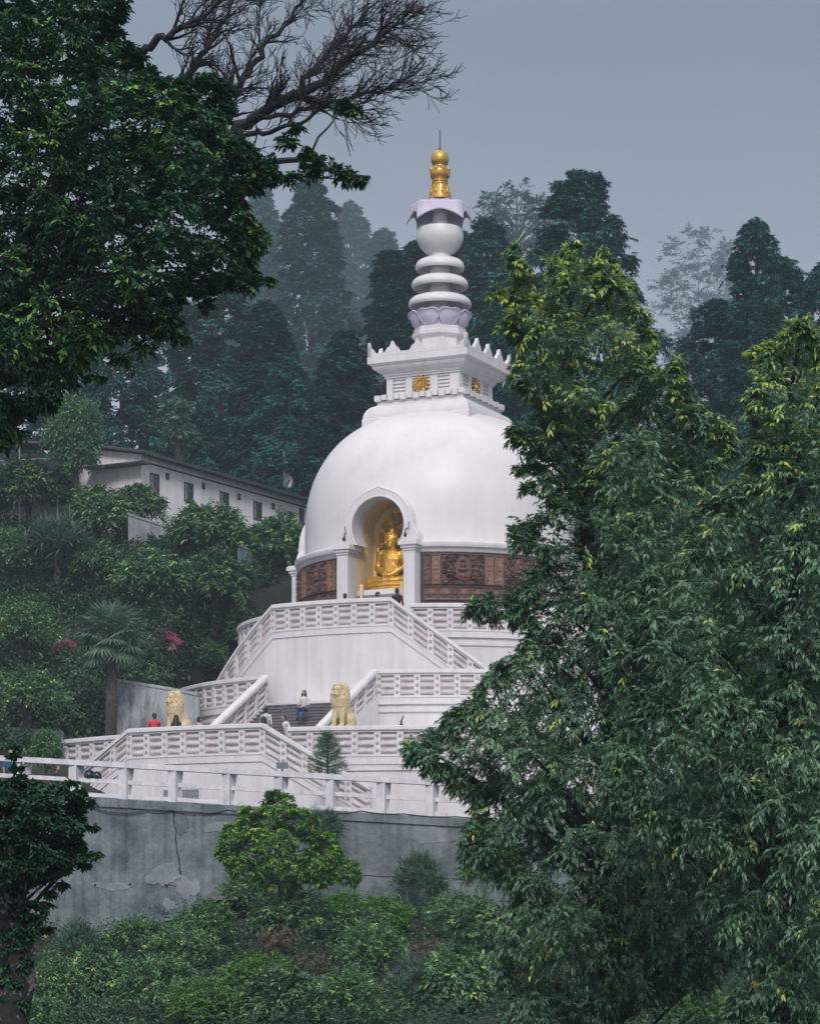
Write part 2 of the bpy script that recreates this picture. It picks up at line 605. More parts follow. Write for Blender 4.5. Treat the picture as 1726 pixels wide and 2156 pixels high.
def column(s, M):
    m = MB()
    x = s * 1.59
    m.box(x - .26, x + .26, -6.56, -5.6, 13.15, 16.9)
    for dx in (-.12, .12):
        m.box(x + dx - .03, x + dx + .03, -6.585, -6.56, 13.6, 16.7)
    m.box(x - .31, x + .31, -6.62, -5.6, 13.15, 13.5)
    c = m.xf(M).build('column', WHITE, stupa)
    k = MB()
    k.box(x - .30, x + .30, -6.61, -5.6, 16.9, 17.0)
    k.box(x - .36, x + .36, -6.67, -5.6, 17.0, 17.12)
    k.box(x - .44, x + .44, -6.75, -5.6, 17.12, 17.28)
    k.box(x - .40, x + .40, -6.70, -5.6, 17.28, 17.335)
    k.xf(M).build('capital', WHITE, c)


for s in (-1, 1): column(s, MS)
# the hood over the side niche, seen edge on at the left of the dome
MSIDE = MS @ Matrix.Rotation(R(-90), 4, 'Z')
side = niche_frame(MSIDE, stupa)
for s in (-1, 1): column(s, MSIDE)
MB().prism(arch(1.26, 1.3, 18.0, 13.2), -6.3, -5.5).xf(MSIDE).build('side_niche_panel', CREAM, stupa)


# carved relief band
def relief(phi0, phi1, z0, z1, kind, seed, mat, name):
    wdt = R(abs(phi1 - phi0)) * 6.3
    hgt = z1 - z0
    nx, nz = max(10, int(wdt * 62)), max(10, int(hgt * 62))
    xx, zz = np.meshgrid(np.linspace(0, wdt, nx), np.linspace(0, hgt, nz), indexing='ij')
    edge = np.minimum(np.minimum(xx, wdt - xx), np.minimum(zz, hgt - zz))
    if kind == 'scene':
        wx = xx * 3.2 + 1.3 * (vnoise(xx * 2.2, zz * 2.2, seed) - .5) * 2
        wz = zz * 3.2 + 1.3 * (vnoise(xx * 2.2 + 9, zz * 2.2 + 4, seed + 1) - .5) * 2
        nse = vnoise(wx * 2.9, wz * 2.9, seed + 2)
        h = 1 - np.abs(2 * nse - 1) * 2.6
        h = np.clip(h, 0, 1) ** .7 * .15
        n2 = vnoise(wx * 5.2, wz * 5.2, seed + 3)
        h += np.clip(1 - np.abs(2 * n2 - 1) * 2.2, 0, 1) * .05
        cx, czz = wdt * .5, hgt * .56
        d = np.hypot((xx - cx) / .36, (zz - czz) / .52)
        h = np.where(d < 1, .02, h)
        for (ex, ez, rx, rz, hh) in ((0, .28, .075, .09, .2), (0, .08, .12, .15, .18), (0, -.10, .24, .08, .18), (0, -.36, .16, .15, .13), (0, .28, .16, .18, .06), (.0, -.52, .30, .04, .1)):
            q = 1 - ((xx - cx - ex) / rx) ** 2 - ((zz - czz - ez) / rz) ** 2
            h = np.maximum(h, np.where(q > 0, hh * np.sqrt(np.clip(q, 0, 1)), 0))
        # little roofs and rails of the carved town
        for k in range(4):
            zz0 = .25 + k * .2
            q = (np.abs(zz - zz0 - .04) < .035) & (xx > wdt * .70) & (xx < wdt * .95)
            h = np.where(q, .09, h)
    elif kind == 'pilaster':
        h = np.zeros_like(xx)
        for zc_ in (.06, .48, .52, .94):
            h = np.maximum(h, np.where(np.abs(zz / hgt - zc_) < .014, .05, 0))
        u = np.abs(xx / wdt - .5)
        h = np.maximum(h, np.where((np.abs(u - .3) < .05) & (zz / hgt > .1) & (zz / hgt < .9), .035, 0))
        for zc_ in (.28, .75):
            q = np.hypot((xx / wdt - .5) * 2.6, (zz / hgt - zc_) * 6)
            h = np.maximum(h, np.clip(1 - np.abs(q - .7) * 4, 0, 1) * .04)
        h += .015 * vnoise(xx * 9, zz * 9, seed)
    else:
        u = (xx / .62) % 1.0
        q = np.maximum(np.abs(u - .5) * 2, np.abs(zz / hgt - .5) * 2)
        h = np.clip(1 - np.abs(q - .8) * 9, 0, 1) * .05
        r_ = np.hypot((u - .5) * .62, (zz - hgt / 2)) / (hgt * .3)
        h = np.maximum(h, np.clip(1 - r_, 0, 1) * .08)
        h = np.maximum(h, np.where((np.abs(zz / hgt - .5) < .08) & (q < .8), .05, 0))
    h = np.where(edge < .045, .08, h)
    h = np.where(edge < .01, -.06, h)
    ang = R(phi0) + xx / wdt * R(phi1 - phi0)
    rr = 6.285 + h
    X = np.stack([-rr * np.sin(ang), -rr * np.cos(ang), z0 + zz], -1)
    M = np.array(MS)
    X = X @ M[:3, :3].T + M[:3, 3]
    o = grid_mesh(name, X, mat, stupa)
    if phi1 < phi0: o.data.flip_normals()
    return o


for sgn in (1, -1):
    seq = [('p', .32), ('l', .42), ('s', 1.78), ('l', .42), ('l', .42), ('s', 1.55), ('l', .4), ('p', .3)]
    tot = sum(q[1] for q in seq)
    a = 18.3
    MB().lathe([(6.2, 13.2), (6.275, 13.2), (6.275, 16.87), (6.2, 16.87)], 40, R(-90 - (72.5 if sgn > 0 else -17.3)), R(-90 - (17.3 if sgn > 0 else -72.5))).xf(MS).build('relief_backing', DARK, stupa, smooth=30)
    for i, (k, wd) in enumerate(seq):
        b = a + wd / tot * 53.6
        p0, p1 = (b - .15, a + .15) if sgn > 0 else (-a - .15, -b + .15)
        # phi decreases to the right; keep the outward side out
        if k == 's':
            relief(p0, p1, 15.48, 16.80, 'scene', 11 + i * 7 + (50 if sgn > 0 else 0), WOOD, 'relief_panel')
        else:
            relief(p0, p1, 15.48, 16.80, 'pilaster', 3 + i, WOODL if k == 'l' else WOOD, 'pilaster_panel')
        a = b
    for j in range(4):
        a0_, a1_ = 18.3 + j * 13.4, 18.3 + (j + 1) * 13.4
        p0, p1 = (a1_ - .1, a0_ + .1) if sgn > 0 else (-a0_ - .1, -a1_ + .1)
        relief(p0, p1, 14.80, 15.42, 'band', 90 + j, WOOD, 'lower_band_panel')

# harmika
def mS(m): return m.xf(MS)


mS(MB().sq([(2.62, 22.2), (2.62, 23.5), (2.585, 23.55), (2.585, 23.66), (2.54, 23.80), (2.46, 23.95), (2.34, 24.08), (2.17, 24.17), (2.10, 24.2), (2.10, 24.30)])).build('harmika_base', WHITE, stupa, smooth=25)
m = MB().sq([(2.02, 24.30), (2.12, 24.31), (2.12, 24.36), (2.0, 24.42), (2.0, 24.60), (1.8, 24.62)])
for q in range(4):
    Mq = Matrix.Rotation(q * math.pi / 2, 4, 'Z')
    for i in range(14):
        x = -2.2 + (i + .5) * 4.4 / 14
        m.box(x - .133, x + .133, -2.23, -1.95, 24.36 + (.05 if i % 2 else 0), 24.60 + (.03 if i % 2 else 0), Mq)
mS(m).build('dentil_course', WHITE, stupa)
mS(MB().sq([(1.72, 24.60), (1.72, 25.5)])).build('harmika_body', WHITE, stupa)
for q in range(4):
    Mq = MS @ Matrix.Rotation(q * math.pi / 2, 4, 'Z')
    m = MB()
    W = 1.79
    for a, b in ((0, .09), (.262, .352), (.602, .702), (.865, 1)):
        m.box(-W + a * 2 * W, -W + b * 2 * W, -1.80, -1.6, 24.62, 25.44, Mq)
    for a, b, dy in ((.09, .262, 0), (.352, .602, 0), (.702, .865, 0)):
        for j in range(5):
            z = 24.68 + j * .16
            m.prism([(0, z), (.11, z + .01), (.03, z + .13), (0, z + .13)], -W + a * 2 * W + .02, -W + b * 2 * W - .02, Mq @ Matrix.Translation((0, -1.70, 0)) @ Matrix.Rotation(R(-90), 4, 'Z'))
    m.build('louvre', WHITE, stupa)
    if q in (0, 1):
        cx = -W + .477 * 2 * W
        g = MB()
        Mg = Mq @ Matrix.Translation((cx, -1.83, 25.03)) @ Matrix.Rotation(R(90), 4, 'X')
        g.lathe([(0.01, .10), (.10, .10), (.13, .05), (.17, .04), (.19, .09), (.22, .09), (.25, .03)], 24, M=Mg)
        g.lathe([(.25, .05), (.33, .05), (.33, .0)], 24, M=Mg)
        for i in range(12):
            a = 2 * math.pi * i / 12
            g.ell((.34 * math.cos(a), .34 * math.sin(a), .03), (.07, .07, .05), 8, 6, Mg)
            g.tube([Mg @ Vector((.17 * math.cos(a), .17 * math.sin(a), .07)), Mg @ Vector((.30 * math.cos(a), .30 * math.sin(a), .07))], .018, 5)
        g.build('medallion', GOLD, stupa, smooth=40)
mS(MB().sq([(1.72, 25.42), (1.86, 25.43), (1.86, 25.5), (1.93, 25.53), (1.93, 25.6), (2.05, 25.66), (2.22, 25.78), (2.28, 25.86), (2.28, 25.93), (2.36, 25.96), (2.44, 26.02), (2.44, 26.30), (2.40, 26.33), (1.0, 26.34)])).build('harmika_cornice', WHITE, stupa)
m = MB()
for q in range(4):
    Mq = Matrix.Rotation(q * math.pi / 2, 4, 'Z')
    pts = []
    L = 2.43
    pk = [(-.46, .14), (-.36, .16), (-.30, .26), (-.22, .37), (-.15, .37), (-.1, .46), (-.05, .58), (0, .64)]
    for c in (-L, -L / 2, 0, L / 2, L):
        side_ = pk + [(-x, z) for x, z in reversed(pk[:-1])]
        for dx, dz in side_:
            if abs(c + dx) <= L + 1e-6: pts.append((c + dx, 26.32 + dz))
    poly = [(-L, 26.32)] + pts + [(L, 26.32)]
    m.prism(poly, -2.43, -2.28, Mq)
mS(m).build('merlon_parapet', WHITE, stupa)

# spire
mS(MB().sq([(1.30, 26.33), (1.30, 26.6), (1.02, 26.75), (.98, 27.3)], n=8)).build('octagonal_pedestal', WHITE, stupa)
m = MB().sq([(.98, 27.28), (1.16, 27.45), (1.16, 27.62), (1.10, 27.66), (1.10, 27.82)], n=8)
mS(m).build('pedestal_ledge', WHITE, stupa)
m = MB().lathe([(1.03, 27.8), (1.06, 27.85), (1.14, 28.1), (1.22, 28.30), (.5, 28.34)], 48)
for k, NP in ((0, 8),):
    for i in range(NP):
        a0 = 2 * math.pi * (i + .5 * k) / NP
        v, f = [], []
        NU, NV = 15, 7
        for jv in range(NV):
            t = jv / (NV - 1)
            for iu in range(NU):
                u = iu / (NU - 1) * 2 - 1
                hw = (.5 + .5 * math.sin(min(1, t * 1.25) * math.pi / 2)) * math.pi / NP * .98
                zt = 27.84 + .62 * t * (1 + .07 * abs(math.sin(math.pi * u)) - .16 * u ** 8)
                r = 1.08 + .27 * t ** .8 - .02 * k + .10 * (1 - u * u) * math.sin(math.pi * min(1, t * .9)) + (.05 if t > .95 else 0)
                v.append((r * math.cos(a0 + u * hw), r * math.sin(a0 + u * hw), zt))
        for jv in range(NV - 1):
            for iu in range(NU - 1):
                b = jv * NU + iu
                f.append((b, b + 1, b + NU + 1, b + NU))
        m.add(v, f)
        top = v[-NU:]
        m.tube(top, .034, 5)
        m.tube([v[jv * NU] for jv in range(NV)], .022, 5)
        m.tube([v[jv * NU + NU - 1] for jv in range(NV)], .022, 5)
mS(m).build('lotus_collar', LAV, stupa, smooth=50)
mS(MB().lathe([(.48, 28.4), (.46, 31.2)], 32)).build('spire_core', GREYW, stupa, smooth=40)
for r, z0, z1 in ((1.42, 28.82, 29.33), (1.285, 29.68, 30.17), (1.11, 30.49, 30.97)):
    h = z1 - z0
    mS(MB().lathe([(.45, z0 + .30), (r * .5, z0 + .26), (r * .75, z0 + .14), (r * .90, z0 + .02), (r * .91, z0), (r * .955, z0), (r * .96, z0 + .01), (r * .99, z0 + .06), (r, z0 + .13), (r * .985, z0 + .22), (r * .94, z0 + .33), (r * .86, z0 + .42), (r * .74, z0 + .485), (r * .58, z0 + .525), (.47, z0 + .54)], 64)).build('spire_ring', GREYW, stupa, smooth=42)
mS(MB().lathe(refine([(.50, 31.0), (.50, 31.22), (.62, 31.27), (.86, 31.5), (1.02, 31.8), (1.06, 32.05), (1.03, 32.3), (.98, 32.36), (.7, 32.42), (.46, 32.5), (.36, 32.7), (.33, 32.85), (.36, 33.5)], 3), 56)).build('spire_vase', GREYW, stupa, smooth=50)
m = MB()
RIBS = [R(-64.5 + d) for d in (-43, 43, 90, 137, 223, 270)]      # one wide panel faces the view
for i in range(6):
    a0 = RIBS[i]
    da = (RIBS[(i + 1) % 6] - a0) % (2 * math.pi)
    v, f = [], []
    NU, NV = 11, 7
    for jv in range(NV):
        t = jv / (NV - 1)
        for iu in range(NU):
            s_ = iu / (NU - 1)
            a = a0 + s_ * da
            flat = math.cos(da / 2) / math.cos((s_ - .5) * da)
            Ls = 1 - .52 * math.sin(math.pi * s_) ** .6
            q = t * Ls
            r = (1.30 + .18 * q ** 1.5) * flat
            v.append((r * math.cos(a), r * math.sin(a), 33.42 - .86 * q))
    for jv in range(NV - 1):
        for iu in range(NU - 1):
            b = jv * NU + iu
            f.append((b, b + 1, b + NU + 1, b + NU))
    m.add(v, f)
    m.tube([(1.30 * math.cos(a0), 1.30 * math.sin(a0), 33.43), (1.36 * math.cos(a0), 1.36 * math.sin(a0), 32.98), (1.48 * math.cos(a0), 1.48 * math.sin(a0), 32.56)], .03, 6)
    m.tube([(.34 * math.cos(a0), .34 * math.sin(a0), 33.1), (1.2 * math.cos(a0), 1.2 * math.sin(a0), 33.3)], .04, 6)
tops = [[(rr * math.cos(q), rr * math.sin(q), zz) for q in RIBS] for rr, zz in ((1.30, 33.40), (1.32, 33.45), (1.1, 33.49), (.7, 33.57), (.5, 33.68), (.46, 33.72))]
m.add([q for ring in tops for q in ring], [(j * 6 + i, j * 6 + (i + 1) % 6, j * 6 + 6 + (i + 1) % 6, j * 6 + 6 + i) for j in range(5) for i in range(6)])
m.lathe([(.3, 33.28), (.9, 33.36)], 24)
um = mS(m).build('parasol_canopy', LAV, stupa, smooth=30)
sd = um.modifiers.new('thickness', 'SOLIDIFY')
sd.thickness = .035
fin = MB().lathe([(.52, 33.68), (.52, 33.78), (.46, 33.80), (.44, 33.86), (.38, 34.2), (.34, 34.36), (.345, 34.38)], 40)
for i in range(10):
    a = 2 * math.pi * i / 10
    fin.tube([(.47 * math.cos(a), .47 * math.sin(a), 33.84), (.42 * math.cos(a), .42 * math.sin(a), 34.1), (.36 * math.cos(a), .36 * math.sin(a), 34.34)], .03, 5)
    fin.ell((.43 * math.cos(a + .31), .43 * math.sin(a + .31), 34.0), (.06, .06, .14), 8, 6)
fin = mS(fin).build('gold_finial', GOLD, stupa, smooth=50)
mS(MB().lathe([(.34, 34.36), (.37, 34.38), (.37, 34.43), (.31, 34.45), (.31, 34.48), (.36, 34.50), (.36, 34.55), (.32, 34.58), (.32, 34.61), (.38, 34.64)], 32)).build('finial_collar', GOLD, fin, smooth=35)
m = MB().lathe(refine([(.36, 34.63), (.43, 34.75), (.46, 34.88), (.45, 35.0), (.36, 35.1), (.29, 35.16), (.27, 35.22)], 3), 40)
for i in range(8):
    a = 2 * math.pi * i / 8
    m.ell((.42 * math.cos(a), .42 * math.sin(a), 35.03), (.09, .09, .10), 8, 6)
    m.tube([(.44 * math.cos(a), .44 * math.sin(a), 34.7), (.475 * math.cos(a), .475 * math.sin(a), 34.9), (.44 * math.cos(a), .44 * math.sin(a), 35.1)], .025, 5)
mS(m).build('finial_lotus', GOLD, fin, smooth=50)
mS(MB().ell((0, 0, 35.52), (.41, .41, .41), 32, 20)).build('finial_orb', GOLD, fin, smooth=60)
mS(MB().lathe([(.12, 35.9), (.06, 35.98), (.028, 36.05), (.022, 36.75), (.03, 36.76), (.02, 36.84), (.001, 36.85)], 10)).build('lightning_rod', DARK, fin, smooth=40)


# ------------------------------------------------------------------ terraces and double stairs
def lathe_thing(name, label, cat, prof, n, part, mat, a0=0, a1=2 * math.pi, loc=None):
    t = thing(name, label, cat, loc or (AX, AY, prof[0][1]))
    MB().lathe(prof, n, a0, a1).xf(MS).build(part, mat, t, smooth=30)
    return t


lathe_thing('terrace', 'highest round white terrace, carrying the dome and its niche', 'terrace',
            [(8.94, 10.0), (8.94, 12.55), (9.0, 12.57), (9.0, 12.68), (8.95, 12.70), (8.95, 12.95), (9.03, 12.98), (9.03, 13.15), (6.0, 13.19)], 128, 'terrace_wall', WHITE)
lathe_thing('terrace', 'middle round white terrace above the two lions', 'terrace',
            [(11.8, 7.0), (11.8, 9.52), (11.88, 9.55), (11.88, 9.66), (11.82, 9.68), (11.82, 9.9), (11.92, 9.93), (11.92, 10.1), (8.6, 10.13)], 128, 'terrace_wall', WHITE)
lowt = lathe_thing('terrace', 'lowest and widest white terrace, just above the road', 'terrace',
            [(20.0, 3.2), (20.0, 6.6), (20.06, 6.62), (20.06, 6.82), (20.1, 6.85), (20.1, 7.1), (11.5, 7.14)], 160, 'terrace_wall', WHITE)


def bay(label, Rr, Ri, zt, zl, zb, ph0, ph1, mat=WHITE):
    t = thing('double_staircase', label, 'staircase', tuple(S(0, Rr, zb)))
    m = MB()
    nst = int((zt - zl) / .165)
    cols = []
    for k in range(nst, 0, -1):
        a = ph0 + (ph1 - ph0) * k / nst
        b = ph0 + (ph1 - ph0) * (k - 1) / nst
        cols.append((a, b, zt - (zt - zl) * k / nst))
    for i in range(6):
        cols.append((ph0 - 2 * ph0 * i / 6, ph0 - 2 * ph0 * (i + 1) / 6, zt - .02))
    for k in range(1, nst + 1):
        a = -(ph0 + (ph1 - ph0) * (k - 1) / nst)
        b = -(ph0 + (ph1 - ph0) * k / nst)
        cols.append((a, b, zt - (zt - zl) * k / nst))
    st = MB()
    for a, b, z in cols:
        o = len(st.v)
        q = [pol(Ri, a, zb), pol(Rr - .12, a, zb), pol(Rr - .12, b, zb), pol(Ri, b, zb)]
        q2 = [Vector((p.x, p.y, z)) for p in q]
        st.add(q + q2, [(4, 5, 6, 7), (1, 2, 6, 5), (0, 1, 5, 4), (2, 3, 7, 6)])
    st.build('tread_flight', STEP, t)
    # outer wall following the slope
    N = 60
    v, f = [], []
    for i in range(N + 1):
        p = ph1 - 2 * ph1 * i / N
        zz = bay_z(p, zt, zl, ph0, ph1) - .02
        v += [pol(Rr, p, zb), pol(Rr, p, max(zz, zb + .01)), pol(Rr - .25, p, max(zz, zb + .01)), pol(Rr - .25, p, zb)]
    for i in range(N):
        b = i * 4
        f += [(b, b + 4, b + 5, b + 1), (b + 1, b + 5, b + 6, b + 2), (b + 2, b + 6, b + 7, b + 3)]
    f += [(0, 1, 2, 3), (4 * N, 4 * N + 3, 4 * N + 2, 4 * N + 1)]
    m.add(v, f)
    m.build('stair_wall', mat, t, smooth=30)
    return t


def bay_z(p, zt, zl, ph0, ph1):
    p = abs(p)
    return zt if p <= ph0 else zt - (zt - zl) * (p - ph0) / (ph1 - ph0)


bay('upper white double stair, sweeping down both ways from the niche landing', 11.0, 8.9, 13.16, 10.2, 10.0, 14.4, 35.5)
bay('lower white double stair, descending from the lion terrace to the road', 22.0, 19.9, 7.14, 4.7, 3.2, 7.5, 18.2)

# straight main stair
ms = thing('staircase', 'straight grey stone stair between the two lions', 'staircase', tuple(S(0, 14.3, 7.1)))
m = MB()
NS = 19
V0, V1 = 11.75, 16.9
for i in range(NS):
    zt = 10.13 - (i + 1) * (10.13 - 7.13) / (NS + 1)
    va, vb = V0 + (V1 - V0) * i / NS, V0 + (V1 - V0) * (i + 1) / NS
    m.box(-2.4, 2.4, -vb, -va, 7.0, zt)
    m.box(-2.4, 2.4, -vb - .03, -vb + .03, zt - .045, zt + .004)
m.xf(MS).build('stair_flight', STEP, ms)
for s in (-1, 1):
    m = MB()
    m.prism([(-17.05, 7.0), (-17.05, 7.22), (-11.7, 10.12), (-11.7, 7.0)], s * 2.33 if s > 0 else -2.67, s * 2.67 if s > 0 else -2.33, MS @ Matrix.Rotation(R(90), 4, 'Z') @ Matrix.Scale(-1, 4, (0, 1, 0)))
    m.build('stringer', WHITE, ms)

# ------------------------------------------------------------------ balustrades
def balustrade(label, pts, keys=None, spacing=.80, both=False, side=1, group='carved white balustrades', hgt=1.16):
    """pts: dense polyline of world points (base line); panels face the 'side' of the path"""
    P3 = [Vector(p) for p in pts]
    acc = [0.0]
    for a, b in zip(P3, P3[1:]):
        acc.append(acc[-1] + math.hypot(b.x - a.x, b.y - a.y))
    L = acc[-1]
    accn = np.array(acc)
    arr = np.array([tuple(p) for p in P3])

    def at(s):
        return Vector((np.interp(s, accn, arr[:, 0]), np.interp(s, accn, arr[:, 1]), np.interp(s, accn, arr[:, 2])))

    def nrm(s):
        d = at(min(L, s + .15)) - at(max(0, s - .15))
        return Vector((d.y, -d.x, 0)).normalized() * side
    root = thing('balustrade', label, 'balustrade', tuple(at(L / 2)), group)

    def bb(m, s0, s1, h0, h1, w0, w1):
        n = max(1, int(math.ceil((s1 - s0) / .5)))
        v, f = [], []
        for i in range(n + 1):
            s = s0 + (s1 - s0) * i / n
            p, q = at(s), nrm(s)
            for h, ww in ((h0, w0), (h0, w1), (h1, w1), (h1, w0)):
                v.append(p + q * ww + Vector((0, 0, h)))
        for i in range(n):
            b = i * 4
            for k in range(4):
                j = (k + 1) % 4
                f.append((b + k, b + j, b + 4 + j, b + 4 + k))
        f += [(3, 2, 1, 0), (4 * n, 4 * n + 1, 4 * n + 2, 4 * n + 3)]
        m.add(v, f)
    ks = sorted(set([0.0] + [k for k in (keys or [])] + [L]))
    posts = []
    for a, b in zip(ks, ks[1:]):
        n = max(1, round((b - a) / spacing))
        posts += [a + (b - a) * i / n for i in range(n)]
    posts.append(L)
    m = MB()
    segs = ks if keys else [0, L]
    for a, b in zip(segs, segs[1:]):
        bb(m, a, b, -.26, .0, -.15, .10)
        bb(m, a, b, .0, .09, -.12, .125)
    m.build('base_strip', WHITE, root, smooth=25)
    m = MB()
    for a, b in zip(segs, segs[1:]):
        bb(m, a, b, hgt - .24, hgt - .16, -.11, .115)
        bb(m, a, b, hgt - .16, hgt - .04, -.19, .19)
        bb(m, a, b, hgt - .04, hgt, -.15, .15)
    m.build('cap_rail', WHITE, root, smooth=25)
    top = hgt - .24
    pw = .125
    for s in posts:
        a, b = max(0, s - pw), min(L, s + pw)
        m = MB()
        ros = MB()
        bb(m, a, b, .09, top, -.10, .105)
        p, q = at((a + b) / 2), nrm(s)
        tdir = Vector((-q.y, q.x, 0))
        for sd_ in ((1, -1) if both else (1,)):
            for j in range(3):
                h = .09 + (top - .09) * (j + .5) / 3
                c = p + q * (.105 * sd_) + Vector((0, 0, h))
                ring = []
                for rr, oo in ((.075, 0), (.07, .022), (.05, .022), (.042, .006), (.025, .03)):
                    ring.append((rr, oo))
                v = []
                for rr, oo in ring:
                    for k in range(8):
                        an = 2 * math.pi * k / 8
                        v.append(c + q * (oo * sd_) + tdir * (rr * math.cos(an)) + Vector((0, 0, rr * math.sin(an))))
                f = [(i * 8 + k, i * 8 + (k + 1) % 8, i * 8 + 8 + (k + 1) % 8, i * 8 + 8 + k) for i in range(len(ring) - 1) for k in range(8)]
                f.append(tuple((len(ring) - 1) * 8 + k for k in range(8)))
                ros.add(v, f)
        nf = len(m.f)
        m.add(ros.v, ros.f)
        po = m.build('post', [WHITE, ROSE], root)
        po.data.polygons.foreach_set('material_index', [0] * nf + [1] * (len(m.f) - nf))
    for s0, s1 in zip(posts, posts[1:]):
        a, b = s0 + pw, s1 - pw
        if b - a < .15: continue
        m = MB()
        bb(m, a - .01, b + .01, .08, top + .01, -.06, -.025)
        for sd_ in ((1, -1) if both else (1,)):
            for j in range(3):
                h0 = .10 + (top - .10) * j / 3
                h1 = .10 + (top - .10) * (j + 1) / 3 - .055
                NU, NV = 9, 6
                v, f = [], []
                for iv in range(NV):
                    tv = iv / (NV - 1) * 2 - 1
                    for iu in range(NU):
                        tu = iu / (NU - 1) * 2 - 1
                        bul = .115 * math.sqrt(max(0, 1 - tv * tv)) * (1 - .35 * tu * tu)
                        bul += .02 * math.exp(-(tu * tu * 14 + tv * tv * 6))
                        s = a + (b - a) * (tu * .5 + .5)
                        v.append(at(s) + nrm(s) * (sd_ * (bul - .03)) + Vector((0, 0, h0 + (h1 - h0) * (tv * .5 + .5))))
                for iv in range(NV - 1):
                    for iu in range(NU - 1):
                        k = iv * NU + iu
                        f.append((k, k + 1, k + NU + 1, k + NU))
                m.add(v, f)
        m.build('panel', STAIN, root, smooth=60)
    return root


def arcpath(Rr, p0, p1, zf, n=60):
    return [pol(Rr, p0 + (p1 - p0) * i / n, zf(p0 + (p1 - p0) * i / n)) for i in range(n + 1)]


def baypath(Rr, ph0, ph1, zt, zl):
    ps = list(np.linspace(ph1, ph0, 24)) + list(np.linspace(ph0, -ph0, 24))[1:] + list(np.linspace(-ph0, -ph1, 24))[1:]
    pts = [pol(Rr, p, bay_z(p, zt, zl, ph0, ph1)) for p in ps]
    return pts, [Rr * R(ph1 - ph0), Rr * R(ph1 + ph0)]


# paths run from left to right (phi falls), so the outward side is the right hand: side=+1
pts, ks = baypath(10.95, 14.4, 35.5, 13.16, 10.2)
balustrade('carved balustrade of the upper double stair, right below the golden statue', pts, ks, .76)
pts, ks = baypath(21.95, 7.5, 18.2, 7.14, 4.75)
balustrade('carved balustrade of the lower double stair, above the road fence', pts, ks, .84)
balustrade('curved top terrace balustrade receding behind the left end of the upper stair', arcpath(8.95, 80, 17, lambda p: 13.16, 50), None, .8)
balustrade('short stretch of top terrace balustrade between the upper stair and the big tree', arcpath(8.95, -17, -80, lambda p: 13.16, 50), None, .8)
balustrade('curved balustrade behind the left lion on the middle terrace', arcpath(11.82, 76, 13.2, lambda p: 10.12, 50), None, .8)
balustrade('middle terrace balustrade right of the seated lion beside the big tree', arcpath(11.82, -12.6, -75, lambda p: 10.12, 50), None, .8)
balustrade('low terrace balustrade at the far left behind the small round tree', arcpath(20.0, 66, 8.3, lambda p: 7.14, 70), None, .86)
balustrade('low terrace balustrade under the right lion behind the small pine', arcpath(20.0, -8.3, -60, lambda p: 7.14, 70), None, .86)
for s, lb in ((-1, 'sloping stair balustrade next to the left lion'), (1, 'sloping stair balustrade behind the right lion')):
    a, b = S(s * 2.5, 11.75, 10.12), S(s * 2.5, 17.0, 7.24)
    pts = [a.lerp(b, i / 20) for i in range(21)]
    balustrade(lb, pts, None, .82, both=True, side=-1)

# ------------------------------------------------------------------ terrain, road
def sstep(a, b, x):
    t = np.clip((x - a) / (b - a), 0, 1)
    return t * t * (3 - 2 * t)


def road_z(x): return 4.42 - .056 * (np.clip(x, -45, 40) - 1.5)


def ground_z(x, y):
    x, y = np.asarray(x, float), np.asarray(y, float)
    rd = np.hypot(x - AX, y - AY)
    bump = (vnoise(x * .13 + 50, y * .13 + 50, 5) - .5) * 1.2
    foot = .2 + 1.1 * sstep(-10, -3, x)
    valley = -1.7 - 2.0 * sstep(12, 30, y) + (3.7 + foot) * np.clip((y - 48) / 40.5, 0, 1) + bump * .4 * sstep(5, 20, y)
    hill = 11 + .42 * (np.minimum(y, 138) - 112) + .22 * np.maximum(y - 160, 0) * (1 - .25 * sstep(200, 500, y)) + bump
    hill = hill - .12 * np.maximum(x - 12, 0)
    z = np.where(y < 90.4, valley, np.where(y < 97, road_z(x), np.maximum(hill, road_z(x) - .3)))
    z = np.where((rd < 12.9), np.minimum(z, 6.6), z)
    z = np.where((rd < 20.3) & (y < 111.8), np.minimum(z, 3.6), z)
    z = np.where((y > 89.7) & (y < 91), np.minimum(z, road_z(x) - .4), z)
    return z


ys = np.concatenate([np.linspace(-30, 84, 50), np.linspace(85, 160, 110), np.linspace(163, 300, 40), np.linspace(310, 900, 30)])
xs = np.concatenate([np.linspace(-500, -45, 24), np.linspace(-43, 43, 90), np.linspace(45, 500, 24)])
xx, yy = np.meshgrid(xs, ys, indexing='ij')
X = np.stack([xx, yy, ground_z(xx, yy)], -1).reshape(-1, 3)
a_, b_ = len(xs), len(ys)
idx = np.arange(a_ * b_).reshape(a_, b_)
F = np.stack([idx[:-1, :-1], idx[1:, :-1], idx[1:, 1:], idx[:-1, 1:]], -1).reshape(-1, 4)
gnd = link('ground', np_mesh('ground', X, F, EARTH, smooth=True))
tag(gnd, 'dark overgrown hillside and valley ground', 'ground', kind='structure')

YF = 90.0                                   # line of the fence
m = MB()
N = 40
for i in range(N):
    x0, x1 = -45 + 85 * i / N, -45 + 85 * (i + 1) / N
    o = len(m.v)
    m.add([(x0, YF - .15, road_z(x0) + .01), (x1, YF - .15, road_z(x1) + .01), (x1, 99, road_z(x1) + .01), (x0, 99, road_z(x0) + .01)], [(0, 1, 2, 3)])
tag(m.build('road', ROAD), 'grey sloping road behind the white fence', 'road', kind='structure')

